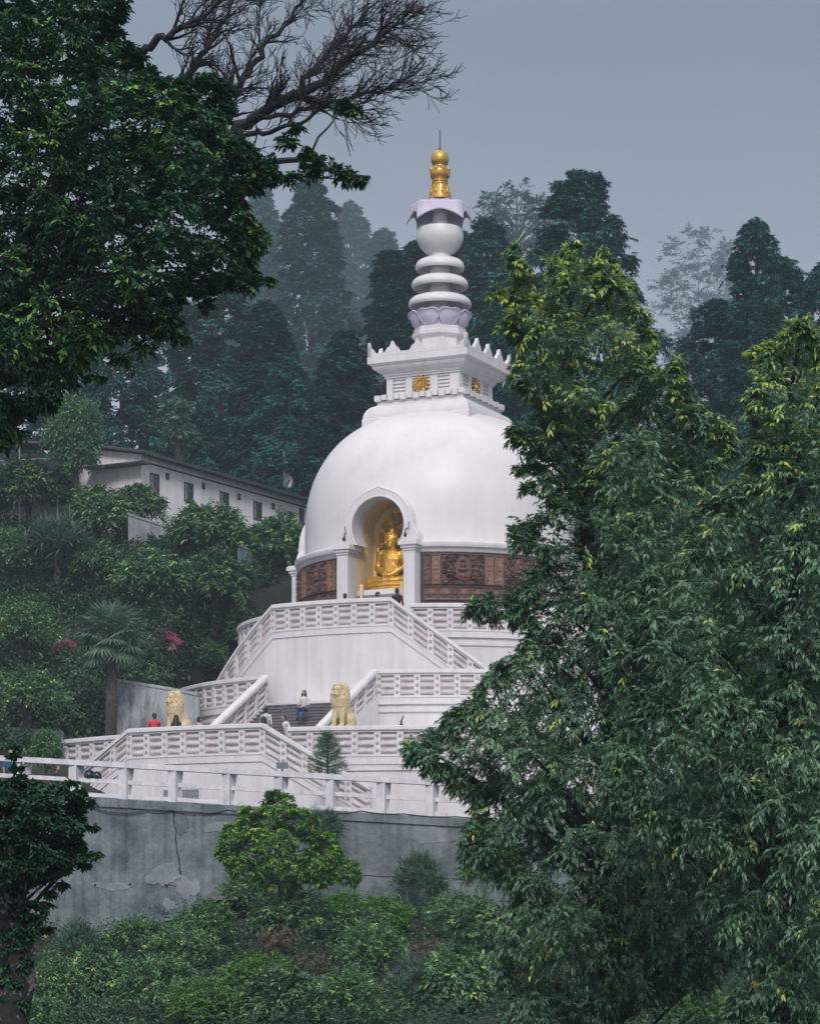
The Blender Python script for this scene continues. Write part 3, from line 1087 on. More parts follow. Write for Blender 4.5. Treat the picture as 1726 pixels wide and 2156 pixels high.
# retaining wall under the fence
rw = thing('retaining_wall', 'tall stained grey concrete wall below the white road fence', 'wall', (-4, YF - .3, -2))
NX = 120
v, f = [], []
for i in range(NX + 1):
    x = -45 + 85 * i / NX
    for y, z in ((YF - .55, -2.5), (YF - .35, road_z(x) - .28), (YF - .43, road_z(x) - .27), (YF - .43, road_z(x) + .02), (YF + .25, road_z(x) + .03)):
        v.append((x, y, float(z)))
for i in range(NX):
    for k in range(4):
        b = i * 5 + k
        f.append((b, b + 5, b + 6, b + 1))
MB().add(v, f).build('wall_face', CONC, rw)


def wall_y(x, z):
    t = (z + 2.5) / (road_z(x) - .28 + 2.5)
    return YF - .55 + .2 * t


def on_wall(px, py, off=.0):
    p = P(px, py, YF - .45)
    return Vector((p.x, float(wall_y(p.x, p.z)) - off, p.z))


rng = np.random.default_rng(3)


def patch(name, cx, cy_, rx, ry, mat, th, seed):
    r = np.random.default_rng(seed)
    n = 70
    ph = r.uniform(0, 6.28, 5)
    pts = []
    for i in range(n):
        a = 2 * math.pi * i / n
        k = 1 + .16 * math.sin(2 * a + ph[0]) + .12 * math.sin(3 * a + ph[1]) + .09 * math.sin(5 * a + ph[2]) + .06 * math.sin(9 * a + ph[3]) + r.uniform(-.10, .10)
        pts.append((cx + rx * k * math.cos(a), cy_ + ry * k * math.sin(a)))
    fr_ = [on_wall(x, y, th) for x, y in pts]
    bk = [on_wall(x, y, -.05) for x, y in pts]
    f = [tuple(reversed(range(n)))] + [(i, (i + 1) % n, n + (i + 1) % n, n + i) for i in range(n)]
    MB().add(fr_ + bk, f).build(name, mat, rw)


patch('plaster_patch', 345, 1842, 34, 22, PATCH, .02, 1)
patch('plaster_patch', 395, 1870, 22, 24, PATCH, .025, 2)
patch('plaster_patch', 357, 1905, 14, 12, PATCH, .02, 3)
patch('plaster_patch', 235, 1866, 42, 8, PATCH, .018, 4)
patch('plaster_patch', 905, 1760, 40, 16, PATCH, .015, 7)
patch('plaster_patch', 455, 1742, 24, 12, PATCH, .02, 8)
patch('dark_patch', 383, 1732, 14, 22, PATCHD, .03, 9)
m = MB()
cp = [(364, 1708), (366, 1730), (371, 1752), (369, 1772), (374, 1800), (377, 1822), (381, 1848), (384, 1872), (386, 1890), (391, 1902)]
r = np.random.default_rng(5)
pts = []
for (x0, y0), (x1, y1) in zip(cp, cp[1:]):
    for k in range(3):
        t = k / 3
        pts.append((x0 + (x1 - x0) * t + r.uniform(-1.2, 1.2), y0 + (y1 - y0) * t))
v, f = [], []
for x, y in pts:
    wd = r.uniform(.8, 1.9)
    v += [on_wall(x - wd, y, .012), on_wall(x + wd, y, .012)]
for i in range(len(pts) - 1):
    f.append((2 * i, 2 * i + 1, 2 * i + 3, 2 * i + 2))
m.add(v, f)
for (x0, y0, x1, y1) in ((382, 1868, 345, 1862), (700, 1840, 980, 1852)):
    v, f = [], []
    for i in range(16):
        t = i / 15
        x, y = x0 + (x1 - x0) * t, y0 + (y1 - y0) * t + r.uniform(-1.5, 1.5)
        v += [on_wall(x, y - .6, .022), on_wall(x, y + .6, .022)]
    m.add(v, [(2 * i, 2 * i + 1, 2 * i + 3, 2 * i + 2) for i in range(15)])
m.build('crack', CRACK, rw)
for px, py in ((200, 1864), (274, 1862), (351, 1866), (720, 1834), (842, 1836), (905, 1838)):
    p = on_wall(px, py, .0)
    MB().tube([p + Vector((0, -.06, 0)), p + Vector((0, .05, 0))], .04, 8).build('weep_pipe', CRACK, rw)

# cable sagging along the wall top
m = MB()
cab = [(150, 1688), (190, 1698), (250, 1712), (310, 1706), (360, 1706), (420, 1712), (480, 1706), (560, 1712), (640, 1720), (690, 1712), (760, 1708), (850, 1714), (960, 1720), (1060, 1722)]
pp = [on_wall(x, y, .09) for x, y in cab]
sm = []
for i in range(len(pp) - 1):
    for k in range(5):
        sm.append(pp[i].lerp(pp[i + 1], k / 5) + Vector((0, 0, -.05 * math.sin(math.pi * k / 5))))
cb = m.tube(sm, .022, 5).build('cable', DARK)
tag(cb, 'black cable sagging along the top of the grey wall', 'cable')

# small stone steps at the wall foot
stp = thing('staircase', 'small mossy stone steps at the foot of the grey wall', 'staircase', tuple(P(385, 1930, 88.5)))
m = MB()
for i in range(8):
    p = P(330 + i * 15, 1948 - i * 8.5, 88.6)
    m.box(p.x - .05, p.x + 3.2 - i * .25, 87.6, 89.42, -2.0, p.z)
m.build('stone_steps', STEP, stp)

# fence
fn = thing('fence', 'white concrete post and rail fence along the road', 'fence', (-4, YF, float(road_z(-4))))
FPOST = [-58, 47, 157, 262, 366, 479, 589, 697, 805, 907, 1010, 1115, 1220, 1330]


def top_z(x): return road_z(x) + 1.27


for px in FPOST:
    x = (px - CX) * YF / FPX
    zb = float(road_z(x))
    m = MB()
    M = Matrix.Translation((x, YF, zb)) @ Matrix.Rotation(R(-24), 4, 'Z')
    # tapered post: deep at the top, narrow at the foot
    v = [(-.15, -.15, 0), (.15, -.15, 0), (.15, .10, 0), (-.15, .10, 0), (-.15, -.15, 1.25), (.15, -.15, 1.25), (.15, .45, 1.25), (-.15, .45, 1.25)]
    m.add(v, [(3, 2, 1, 0), (4, 5, 6, 7), (0, 1, 5, 4), (1, 2, 6, 5), (2, 3, 7, 6), (3, 0, 4, 7)], M)
    m.build('post', FENCEW, fn)
X0, X1 = (FPOST[0] - CX) * YF / FPX, (FPOST[-1] - CX) * YF / FPX
for h0, h1, d0, d1 in ((1.12, 1.30, -.20, .24), (.56, .70, -.05, .13), (.06, .20, -.07, .12)):
    m = MB()
    v, f = [], []
    for i in range(41):
        x = X0 + (X1 - X0) * i / 40
        z = float(road_z(x))
        v += [(x, YF + d0, z + h0), (x, YF + d1, z + h0), (x, YF + d1, z + h1), (x, YF + d0, z + h1)]
    for i in range(40):
        for k in range(4):
            b, j = i * 4, (k + 1) % 4
            f.append((b + k, b + j, b + 4 + j, b + 4 + k))
    f += [(3, 2, 1, 0), (160, 161, 162, 163)]
    m.add(v, f)
    m.build('rail', FENCEW, fn)

# louvred window in the lower double-stair wall, and a sign
wn = thing('shutter', 'grey louvred shutter low in the white stair wall behind the fence', 'shutter', tuple(pol(22.03, 1.5, 4.9)))
Mw = MS @ Matrix.Rotation(R(-1.2), 4, 'Z')
m = MB()
for i in range(11):
    z = 4.98 + i * .085
    for s in (-1, 1):
        m.box(s * .41 - .36, s * .41 + .36, -22.05, -22.01, z, z + .06, Mw)
m.build('slat_panel', LOUV, wn)
m = MB()
for x in (-.82, -.02, .78):
    m.box(x, x + .045, -22.08, -21.98, 4.9, 5.96, Mw)
m.box(-.82, .825, -22.075, -21.98, 4.9, 4.97, Mw)
m.box(-.82, .825, -22.075, -21.98, 5.9, 5.96, Mw)
m.build('frame', FENCEW, wn)

p = P(594, 1650, YF + .35)
sg = thing('sign_board', 'small slate blue signboard on a thin pole at the fence', 'sign', (p.x, p.y, float(road_z(p.x))))
z0 = float(road_z(p.x))
zt = P(594, 1607, YF + .35).z
MB().tube([(p.x, p.y, z0), (p.x, p.y, zt)], .03, 8).build('pole', DARK, sg)
MB().box(p.x - .2, p.x + .2, p.y - .06, p.y - .03, zt - .2, zt + .02).build('board', SIGN, sg)

# ------------------------------------------------------------------ sculpted bodies
def sculpt(name, prims, voxel, mats, parent, smooth_it=4, origin=None):
    """prims: ('e', centre, radii, rotation euler or None, mat) or ('c', p0, p1, r0, r1, mat); joined into ONE skin"""
    m = MB()
    for q in prims:
        if q[0] == 'e':
            M = Matrix.Translation(q[1])
            if q[3]:
                M = M @ Euler(q[3]).to_matrix().to_4x4()
            m.ell((0, 0, 0), q[2], 20, 12, M)
        else:
            a, b = Vector(q[1]), Vector(q[2])
            d = (b - a).normalized() if (b - a).length > 1e-6 else Vector((0, 0, 1))
            pts, rad = [], []
            for k in range(5):
                t = k / 4 * math.pi / 2
                pts.append(a - d * q[3] * math.cos(t)); rad.append(max(q[3] * math.sin(t), q[3] * .02))
            for k in range(5):
                t = k / 4 * math.pi / 2
                pts.append(b + d * q[4] * math.sin(t)); rad.append(max(q[4] * math.cos(t), q[4] * .02))
            m.tube(pts, rad, 14)
    me = bpy.data.meshes.new(name)
    me.from_pydata(m.v, [], m.f)
    ob = bpy.data.objects.new('tmp', me)
    COL.objects.link(ob)
    rm = ob.modifiers.new('r', 'REMESH')
    rm.mode = 'VOXEL'
    rm.voxel_size = voxel
    sm_ = ob.modifiers.new('s', 'SMOOTH')
    sm_.factor = .5
    sm_.iterations = smooth_it
    dg = bpy.context.evaluated_depsgraph_get()
    res = bpy.data.meshes.new_from_object(ob.evaluated_get(dg))
    bpy.data.objects.remove(ob)
    res.name = name
    res.materials.clear()
    for mm in mats: res.materials.append(mm)
    n = len(res.polygons)
    C = np.zeros(n * 3)
    res.polygons.foreach_get('center', C)
    C = C.reshape(-1, 3)
    if len(mats) > 1:
        best = np.full(n, 1e9)
        mi = np.zeros(n, dtype=np.int32)
        for q in prims:
            if q[0] == 'e':
                M = np.eye(3)
                if q[3]:
                    M = np.array(Euler(q[3]).to_matrix())
                l = (C - np.array(q[1])) @ M
                rr = np.array(q[2] if isinstance(q[2], (tuple, list)) else (q[2],) * 3)
                d = (np.sqrt(((l / rr) ** 2).sum(1)) - 1) * rr.min()
            else:
                a, b = np.array(q[1]), np.array(q[2])
                ab = b - a
                t = np.clip(((C - a) @ ab) / max(1e-9, ab @ ab), 0, 1)
                d = np.linalg.norm(C - a - t[:, None] * ab, axis=1) - (q[3] + (q[4] - q[3]) * t)
            k = d < best
            best[k] = d[k]
            mi[k] = q[-1]
        res.polygons.foreach_set('material_index', mi)
    res.polygons.foreach_set('use_smooth', np.ones(n, dtype=bool))
    res.update()
    return link(name, res, parent)


# ---- seated gold statue
bd = thing('statue', 'golden seated buddha statue inside the arched niche', 'statue', tuple(S(0, 4.93, 15.44)), rotz=-ALPHA)
bd.scale = (1.30, 1.15, 1.36)
pr = [('e', (0, 0, .16), (.95, .55, .14), None), ('e', (0, 0, .02), (1.0, .58, .10), None)]
for s in (-1, 1):
    pr += [('c', (s * .25, .05, .34), (s * .72, -.22, .32), .19, .15), ('c', (s * .70, -.24, .32), (-s * .12, -.44, .30), .13, .09),
           ('c', (s * .40, .02, 1.18), (s * .54, .0, .78), .145, .12), ('c', (s * .54, .0, .78), (s * .14, -.36, .50), .11, .075),
           ('e', (s * .25, .02, 1.56), (.03, .06, .13), None)]
    for k in range(5):
        pr.append(('c', (s * (.14 - .03 * k), -.38 - .012 * k, .50), (s * (-.02 - .03 * k), -.45 + .01 * k, .46), .032, .02))
pr += [('e', (0, -.3, .30), (.5, .22, .12), None), ('c', (0, .04, .4), (0, .03, 1.0), .34, .38), ('e', (0, .03, 1.12), (.50, .25, .2), None), ('e', (0, -.13, .98), (.36, .16, .2), None),
       ('c', (0, .03, 1.2), (0, .0, 1.42), .13, .12), ('e', (0, -.02, 1.62), (.205, .23, .275), None), ('e', (0, .02, 1.92), (.12, .13, .12), None),
       ('c', (0, -.235, 1.66), (0, -.265, 1.58), .022, .04), ('e', (0, -.225, 1.50), (.075, .04, .025), None), ('e', (0, -.2, 1.43), (.07, .06, .05), None),
       ('e', (-.085, -.215, 1.65), (.05, .025, .018), None), ('e', (.085, -.215, 1.65), (.05, .025, .018), None)]
for k in range(46):     # curled hair
    a = k * 2.39996
    zz = .02 + .98 * (k + .5) / 46
    rr = math.sqrt(1 - zz * zz)
    y_ = rr * math.sin(a) * .235 + .0
    if y_ < -.17 and zz < .35: continue
    pr.append(('e', (rr * math.cos(a) * .212, y_, 1.66 + zz * .25), (.035,) * 3, None))
for k in range(5):      # robe folds across the chest
    pts = [(-.42 + .0 * k, -.05, 1.16 - .05 * k), (-.1, -.30, .98 - .085 * k), (.3, -.26, .72 - .06 * k)]
    for a, b in zip(pts, pts[1:]): pr.append(('c', a, b, .042, .042))
pr = [(*q, 0) for q in pr]
body = sculpt('body', pr, .02, [GOLDB], bd, 1)

# altar and gold backdrop
al = thing('altar', 'pale carved altar plinth under the golden statue', 'altar', tuple(S(0, 5.0, 13.2)))
m = MB()
m.box(-1.05, 1.05, -5.62, -4.3, 13.2, 15.15)
m.box(-1.22, 1.22, -5.85, -4.2, 15.2, 15.42)
m.box(-1.12, 1.12, -5.72, -4.25, 15.15, 15.2)
for i in range(13):
    x = -1.0 + i * 2.0 / 12
    m.box(x - .045, x + .045, -5.66, -5.6, 14.0, 15.1)
m.xf(MS).build('plinth', WHITE, al)
m = MB()
for i in range(12):
    x = -1.0 + (i + .5) * 2.0 / 12
    m.ell((x, -5.63, 14.9), (.05, .05, .12), 8, 6)
    m.ell((x, -5.63, 14.5), (.05, .05, .12), 8, 6)
m.xf(MS).build('carving', PATCH, al)
for s in (-1, 1):
    c = S(s * .98, 5.95, 13.2)
    t = thing('vase', 'slim pale altar vase, ' + ('beside the left column' if s < 0 else 'beside the right column') + ' under the statue', 'vase', tuple(c))
    MB().lathe([(.1, 0), (.12, 1.5), (.09, 1.6), (.05, 2.0), (.08, 2.2), (.11, 2.4), (.05, 2.45)], 16, M=Matrix.Translation(c)).build('vase_body', CREAM, t, smooth=40)

bk = thing('screen', 'pierced golden foliage screen behind the seated statue', 'screen', tuple(S(0, 4.2, 15.7)))
nx, nz = 110, 190
u = np.linspace(-1.02, 1.02, nx)[:, None] + np.zeros((1, nz))
zz = np.linspace(0, 1, nz)[None, :] + np.zeros((nx, 1))
Hs = 3.6
half = np.where(zz < .6, 1.0, np.sqrt(np.clip(1 - ((zz - .6) / .4) ** 2, 0, 1)) ** 1.1)
xx = u * np.maximum(half, .02)
zw = zz * Hs
wx = xx * 3 + 1.2 * (vnoise(xx * 2.5 + 20, zw * 2.5, 3) - .5)
wz = zw * 3 + 1.2 * (vnoise(xx * 2.5 + 30, zw * 2.5 + 9, 4) - .5)
n1 = vnoise(wx * 1.7 + 40, wz * 1.7, 6)
n2 = vnoise(wx * 4 + 40, wz * 4, 7)
h = np.clip(1 - np.abs(2 * n1 - 1) * 2.3, 0, 1) * .12 + np.clip(1 - np.abs(2 * n2 - 1) * 2.2, 0, 1) * .06
edge = np.minimum(1 - np.abs(u), (1 - zz) * 3)
h = np.where(edge < .07, .12, h)
Xl = np.stack([xx, -4.28 - h, 15.42 + zw], -1)
Mn = np.array(MS)
Xw = Xl @ Mn[:3, :3].T + Mn[:3, 3]
hc = (h[:-1, :-1] + h[1:, 1:]) / 2
grid_mesh('filigree', Xw, GOLD, bk, True, keep=(hc > .012))

# ---- lions
def lion(name, label, pos, rot):
    t = thing(name, label, 'statue', pos, 'seated stair lions', rot)
    m = MB()
    m.box(-.62, .62, -.75, .85, 0, 1.18)
    m.box(-.70, .70, -.83, .93, 1.18, 1.32)
    m.build('pedestal', WHITE, t, origin=Z0)
    g = 1.30
    k = []

    def e(c, r_, ro=None): k.append(('e', (c[0], c[1], c[2] + g), r_, ro, 0))

    def c(a, b, r0, r1): k.append(('c', (a[0], a[1], a[2] + g), (b[0], b[1], b[2] + g), r0, r1, 0))
    e((0, .42, .42), (.40, .42, .40)); c((0, .38, .55), (0, -.06, .98), .36, .34); e((0, -.14, .86), (.33, .28, .46))
    for s in (-1, 1):
        c((s * .19, -.22, .85), (s * .19, -.30, .42), .15, .12); c((s * .19, -.30, .42), (s * .19, -.34, .1), .115, .10)
        e((s * .19, -.44, .09), (.13, .2, .09))
        for q in range(4): e((s * .19 - .08 + q * .053, -.61, .07), (.035, .06, .06))
        e((s * .35, .25, .34), (.17, .36, .33)); e((s * .40, -.04, .1), (.12, .30, .10))
        e((s * .24, -.10, 1.76), (.085, .06, .09)); e((s * .10, -.485, 1.545), (.05, .03, .03)); c((s * .02, -.5, 1.62), (s * .16, -.44, 1.62), .045, .035)
        e((s * .075, -.58, 1.36), (.085, .09, .07))
    e((0, -.10, 1.34), (.38, .33, .44)); e((0, -.27, 1.52), (.235, .24, .26)); e((0, -.47, 1.42), (.145, .17, .125)); e((0, -.62, 1.45), (.06, .04, .04)); e((0, -.50, 1.27), (.11, .12, .055))
    c((.3, .7, .1), (.45, .2, .06), .07, .06)
    for lvl in range(9):
        th = lvl / 8
        zc = 1.78 - th * .95
        nn = 16
        for i in range(nn):
            a = 2 * math.pi * (i + .5 * (lvl % 2)) / nn
            fr_ = math.sin(a) < -.35
            if fr_ and lvl < 5 and abs(math.cos(a)) < .75: continue
            sw = math.sqrt(max(.05, 1 - ((zc - 1.28) / .56) ** 2))
            e((.40 * sw * math.cos(a), -.10 + .36 * sw * math.sin(a) - .06 * th, zc), (.07, .07, .09))
    for i in range(9):
        a = 2 * math.pi * i / 9
        e((.2 * math.cos(a), -.22 + .16 * math.sin(a), 1.76), (.07, .07, .06))
    t.scale = (.88, .88, .97)
    lb_ = sculpt('lion_body', k, .026, [LION], t, 2)
    for s in (-1, 1):
        MB().ell((s * .10, -.512, 1.545 + g), (.036, .016, .024), 10, 6).build('eye', WOOD, lb_, smooth=60, origin=Z0)
    MB().tube([(-.12, -.60, 1.325 + g), (-.06, -.655, 1.335 + g), (0, -.65, 1.35 + g), (.06, -.655, 1.335 + g), (.12, -.60, 1.325 + g)], .012, 5).build('mouth', WOOD, lb_, origin=Z0)
    return t


lion('lion_statue', 'cream gold seated lion on the left of the main stair, face turned aside', tuple(S(-3.65, 17.0, 7.14)), -ALPHA - R(14))
lion('lion_statue', 'cream gold seated lion on the right of the main stair, facing the road', tuple(S(3.65, 16.9, 7.14)), -ALPHA - R(2))

# ---- people
SKIN = surf('skin', (.34, .20, .14), (.30, .17, .12), 4, .6)
HAIR = surf('black hair', (.010, .010, .012), (.018, .017, .018), 12, .45)


def cloth(name, c): return surf(name, c, mul(c, .75), 3, .85, 0, .3, 14)


CL = dict(red=cloth('red cloth', (.50, .055, .06)), navy=cloth('navy cloth', (.018, .028, .06)), black=cloth('black cloth', (.014, .015, .018)),
          mint=cloth('mint shirt', (.42, .50, .45)), jeans=cloth('blue jeans', (.035, .075, .14)), white=cloth('white cloth', (.62, .60, .62)),
          blue=cloth('bright blue cloth', (.03, .13, .32)), grey=cloth('grey cloth', (.13, .13, .145)), rose=cloth('rose cloth', (.55, .30, .30)))


def person(label, pos, rot, top, legs, pose='stand', hgt=1.7, long_hair=False, lean=0.0, arm='down', bag=None):
    t = thing('person', label, 'person', tuple(pos), None, rot)
    k = hgt / 1.7
    pr = []

    def c(a, b, r0, r1, mi): pr.append(('c', tuple(x * k for x in a), tuple(x * k for x in b), r0 * k, r1 * k, mi))

    def e(a, r_, mi): pr.append(('e', tuple(x * k for x in a), tuple(x * k for x in r_), None, mi))
    if pose == 'sit':
        hip = .42
        for s in (-1, 1):
            c((s * .09, 0, hip), (s * .12, -.42, hip + .06), .085, .065, 2)
            c((s * .12, -.42, hip + .06), (s * .12, -.36, .1), .062, .045, 2)
            c((s * .12, -.34, .05), (s * .13, -.52, .03), .045, .032, 3)
    else:
        hip = .88
        for s in (-1, 1):
            c((s * .09, 0, hip), (s * .10, -.02, .48), .095, .068, 2)
            c((s * .10, -.02, .48), (s * .11, .02, .1), .066, .045, 2)
            c((s * .11, .02, .05), (s * .12, -.14, .03), .045, .032, 3)
    ly = -math.sin(lean)
    lz = math.cos(lean)

    def tp(x, y, h): return (x, y * lz + h * ly, hip + h * lz + y * -ly * .0)
    c(tp(0, 0, 0), tp(0, 0, .22), .14, .125, 1 if pose != 'sit' else 1)
    c(tp(0, 0, .2), tp(0, 0, .42), .13, .15, 1)
    c(tp(-.15, 0, .46), tp(.15, 0, .46), .075, .075, 1)
    c(tp(0, 0, .5), tp(0, -.01, .6), .052, .05, 0)
    e(tp(0, -.02, .70), (.076, .095, .112), 0)
    e(tp(0, -.115, .69), (.014, .022, .026), 0)
    for s in (-1, 1):
        e(tp(s * .076, -.01, .69), (.012, .022, .03), 0)
        sh = tp(s * .18, 0, .46)
        if arm == 'down':
            el, wr = tp(s * .24, .02, .17), tp(s * .24, -.08, -.08)
        elif arm == 'phone':
            el, wr = tp(s * .22, -.14, .25), tp(s * .08, -.28, .52)
        else:
            el, wr = tp(s * .22, -.08, .2), tp(s * .08, -.26, .12)
        c(sh, el, .052, .042, 1)
        c(el, wr, .040, .028, 0)
        w_, e_ = Vector(wr), Vector(el)
        d = (w_ - e_).normalized()
        sd_ = d.cross(Vector((0, 1, .01))).normalized()
        c(tuple(w_), tuple(w_ + d * .07), .03, .034, 0)
        for q in range(4):
            b = w_ + d * .08 + sd_ * (.024 * (q - 1.5))
            c(tuple(b), tuple(b + d * (.06 - .008 * abs(q - 1.3)) + Vector((0, -.012, -.01))), .0095, .007, 0)
        c(tuple(w_ + d * .03 + sd_ * .03), tuple(w_ + d * .07 + sd_ * .062), .011, .008, 0)
    body = sculpt('body', pr, .0155, [SKIN, CL[top], CL[legs], DARK], t, 2)
    hp = []

    def he(a, r_): hp.append(('e', tuple(x * k for x in a), tuple(x * k for x in r_), None, 0))
    he(tp(0, .015, .735), (.086, .098, .092))
    he(tp(0, .04, .68), (.08, .075, .09))
    if long_hair:
        for q in range(5):
            he(tp(0, .07 + .012 * q, .62 - .09 * q), (.095 + .008 * q, .06, .09))
        for s in (-1, 1): he(tp(s * .08, .0, .58), (.035, .06, .15))
    sculpt('hair', hp, .016, [HAIR], t, 2)
    if bag:
        bp_ = [('e', tuple(x * k for x in tp(0, .2, .26)), (.15, .09, .2), None, 0), ('e', tuple(x * k for x in tp(0, .27, .18)), (.11, .05, .11), None, 0)]
        for s in (-1, 1): bp_.append(('c', tuple(x * k for x in tp(s * .11, .12, .42)), tuple(x * k for x in tp(s * .12, -.1, .42)), .02, .02, 0))
        sculpt('backpack', bp_, .018, [CL[bag]], t, 1)
    return t


def gp(px, Y, z): return Vector(((px - CX) * Y / FPX, Y, z))


person('person in a black top, head and shoulders up, nearest the right niche column', gp(836, 109.2, 13.2), R(160), 'black', 'black', hgt=1.84)
person('person with dark hair leaning forward below the altar', gp(783, 109.3, 13.2), R(100), 'navy', 'black', hgt=1.74, lean=.35)
person('person with dark hair at the foot of the left niche column', gp(726, 109.6, 13.2), R(200), 'black', 'grey', hgt=1.66)
person('person in a red top holding up a phone by the left lion', gp(325, 99.1, 7.16), R(190), 'red', 'navy', hgt=1.74, arm='phone')
person('person in black in front of the left lion', gp(371, 99.0, 7.16), R(150), 'black', 'black', hgt=1.66, long_hair=True)
person('person in a rose top between the left lion and stair balustrade', gp(420, 99.2, 7.16), R(120), 'rose', 'grey', hgt=1.60)
person('person in a pale mint shirt with a dark backpack climbing the main stair', gp(560, 103.55, 7.74), R(155), 'mint', 'navy', hgt=1.80, bag='navy')
person('woman with long black hair and blue jeans sitting on the main stair', gp(640, 104.9, 9.10), R(-20), 'white', 'jeans', pose='sit', hgt=1.70, long_hair=True, arm='lap')
person('person in a pale top bending near the foot of the main stair', gp(608, 98.9, 7.16), R(-60), 'white', 'grey', hgt=1.66, lean=.30)
person('person in bright blue behind the fence at the frame edge', gp(22, 91.6, float(road_z(-14))), R(20), 'blue', 'navy', hgt=1.66)
person('person in navy sitting behind the fence under the small round tree', gp(114, 91.4, float(road_z(-12.4))), R(60), 'navy', 'navy', pose='sit', hgt=1.62, lean=.2)

# two helmets resting on the middle rail
HEL = surf('navy helmet shell', (.018, .024, .06), (.012, .016, .04), 3, .22, spec=.6)
for px, lb in ((187, 'larger dark blue helmet resting on the fence rail'), (204, 'smaller dark blue helmet resting on the fence rail')):
    x = (px - CX) * YF / FPX
    z = float(road_z(x)) + .70
    k = 1 if px < 190 else .88
    t = thing('helmet', lb, 'helmet', (x, YF + .04, z))
    M = Matrix.Translation((x, YF + .04, z)) @ Matrix.Scale(k, 4)
    MB().lathe([(.13, 0), (.17, .03), (.185, .12), (.165, .20), (.11, .265), (.05, .29), (.001, .295)], 24, M=M).build('shell', HEL, t, smooth=60)
    MB().lathe([(.172, .06), (.192, .08), (.19, .15), (.172, .17)], 12, R(-150), R(-60), M=M).build('visor', GLASS, t, smooth=60)
    MB().tube([M @ Vector((.17, 0, .03)), M @ Vector((.19, -.02, -.03)), M @ Vector((.15, -.08, -.08))], .012, 5).build('strap', DARK, t)

# dark draped incense figure against the middle terrace wall
p = gp(846, 104.4, 8.22)
st = thing('statue', 'small dark draped figure with a raised arm against the white terrace wall', 'statue', tuple(p))
pr = [('e', (.04, 0, .16), (.22, .2, .2), None, 0), ('e', (-.05, 0, .38), (.17, .16, .22), None, 0), ('e', (.09, -.04, .34), (.12, .14, .2), None, 0), ('e', (-.03, 0, .56), (.13, .12, .16), None, 0),
      ('c', (-.1, -.08, .5), (-.17, -.1, .2), .06, .045, 0), ('c', (-.02, 0, .62), (-.03, 0, .82), .07, .045, 0), ('c', (-.03, 0, .8), (.03, 0, .96), .04, .035, 0), ('c', (.03, 0, .96), (.08, 0, 1.06), .035, .025, 0)]
MB().box(-.36, .36, -.3, .3, -1.1, 0).build('plinth', WHITE, st, origin=Z0)
sculpt('figure_body', pr, .03, [surf('dark bronze', (.045, .055, .06), (.03, .035, .04), 5, .6, .2, .3, 16)], st, 2)

# ------------------------------------------------------------------ buildings on the hill
A0 = P(297, 958, 140)
B0 = P(660, 1058, 155.5)
fx = Vector((B0.x - A0.x, B0.y - A0.y, 0))
LEN = fx.length + 3
fx.normalize()
fn_ = Vector((fx.y, -fx.x, 0))            # outward, towards the camera
ZT = 26.45
hs = thing('house', 'long white hillside house with dark roof and a row of small windows', 'house', (A0.x, A0.y, 22.5))
MH = Matrix.Translation((A0.x, A0.y, 0)) @ Matrix(((fx.x, -fn_.x, 0, 0), (fx.y, -fn_.y, 0, 0), (0, 0, 1, 0), (0, 0, 0, 1)))   # x along, y inward


def hb(m, *a): return m.box(*a, M=MH)


m = MB()
hb(m, 0, LEN, 0, 5.5, 20.5, ZT)
m.prism([(0, ZT), (5.5, ZT), (2.9, ZT + .50)], 0.0, .2, MH @ Matrix.Rotation(R(90), 4, 'Z') @ Matrix.Scale(-1, 4, (0, 1, 0)))
m.build('wall', HOUSEW, hs)
m = MB()
for y0, z0, y1, z1 in ((-.55, ZT - .06, 2.9, ZT + .60), (6.1, ZT - .06, 2.9, ZT + .60)):
    v = [(-.5, y0, z0), (LEN, y0, z0), (LEN, y1, z1), (-.5, y1, z1)]
    v += [(x, y, z + .09) for x, y, z in v]
    m.add(v, [(3, 2, 1, 0), (4, 5, 6, 7), (0, 1, 5, 4), (1, 2, 6, 5), (2, 3, 7, 6), (3, 0, 4, 7)], MH)
for i in range(int(LEN / .35)):
    x = -.5 + i * .35
    m.add([(x, -.56, ZT + .035), (x + .06, -.56, ZT + .035), (x + .06, 2.9, ZT + .70), (x, 2.9, ZT + .70), (x + .03, -.56, ZT + .075), (x + .03, 2.9, ZT + .74)], [(0, 4, 5, 3), (4, 1, 2, 5)], MH)
m.build('roof', ROOF, hs)
m = MB()
hb(m, -.45, LEN, -.66, -.54, ZT - .13, ZT + .02)
hb(m, 0.02, LEN, -.04, .0, ZT - .42, ZT - .34)
m.build('gutter', ROOF, hs)
# where a ray through pixel px meets the facade
def facade(px, py):
    k = (px - CX) / FPX
    # A0 + t*fx : x = k*y
    t = (k * A0.y - A0.x) / (fx.x - k * fx.y)
    Y = A0.y + t * fx.y
    return t, (HY - py) * Y / FPX


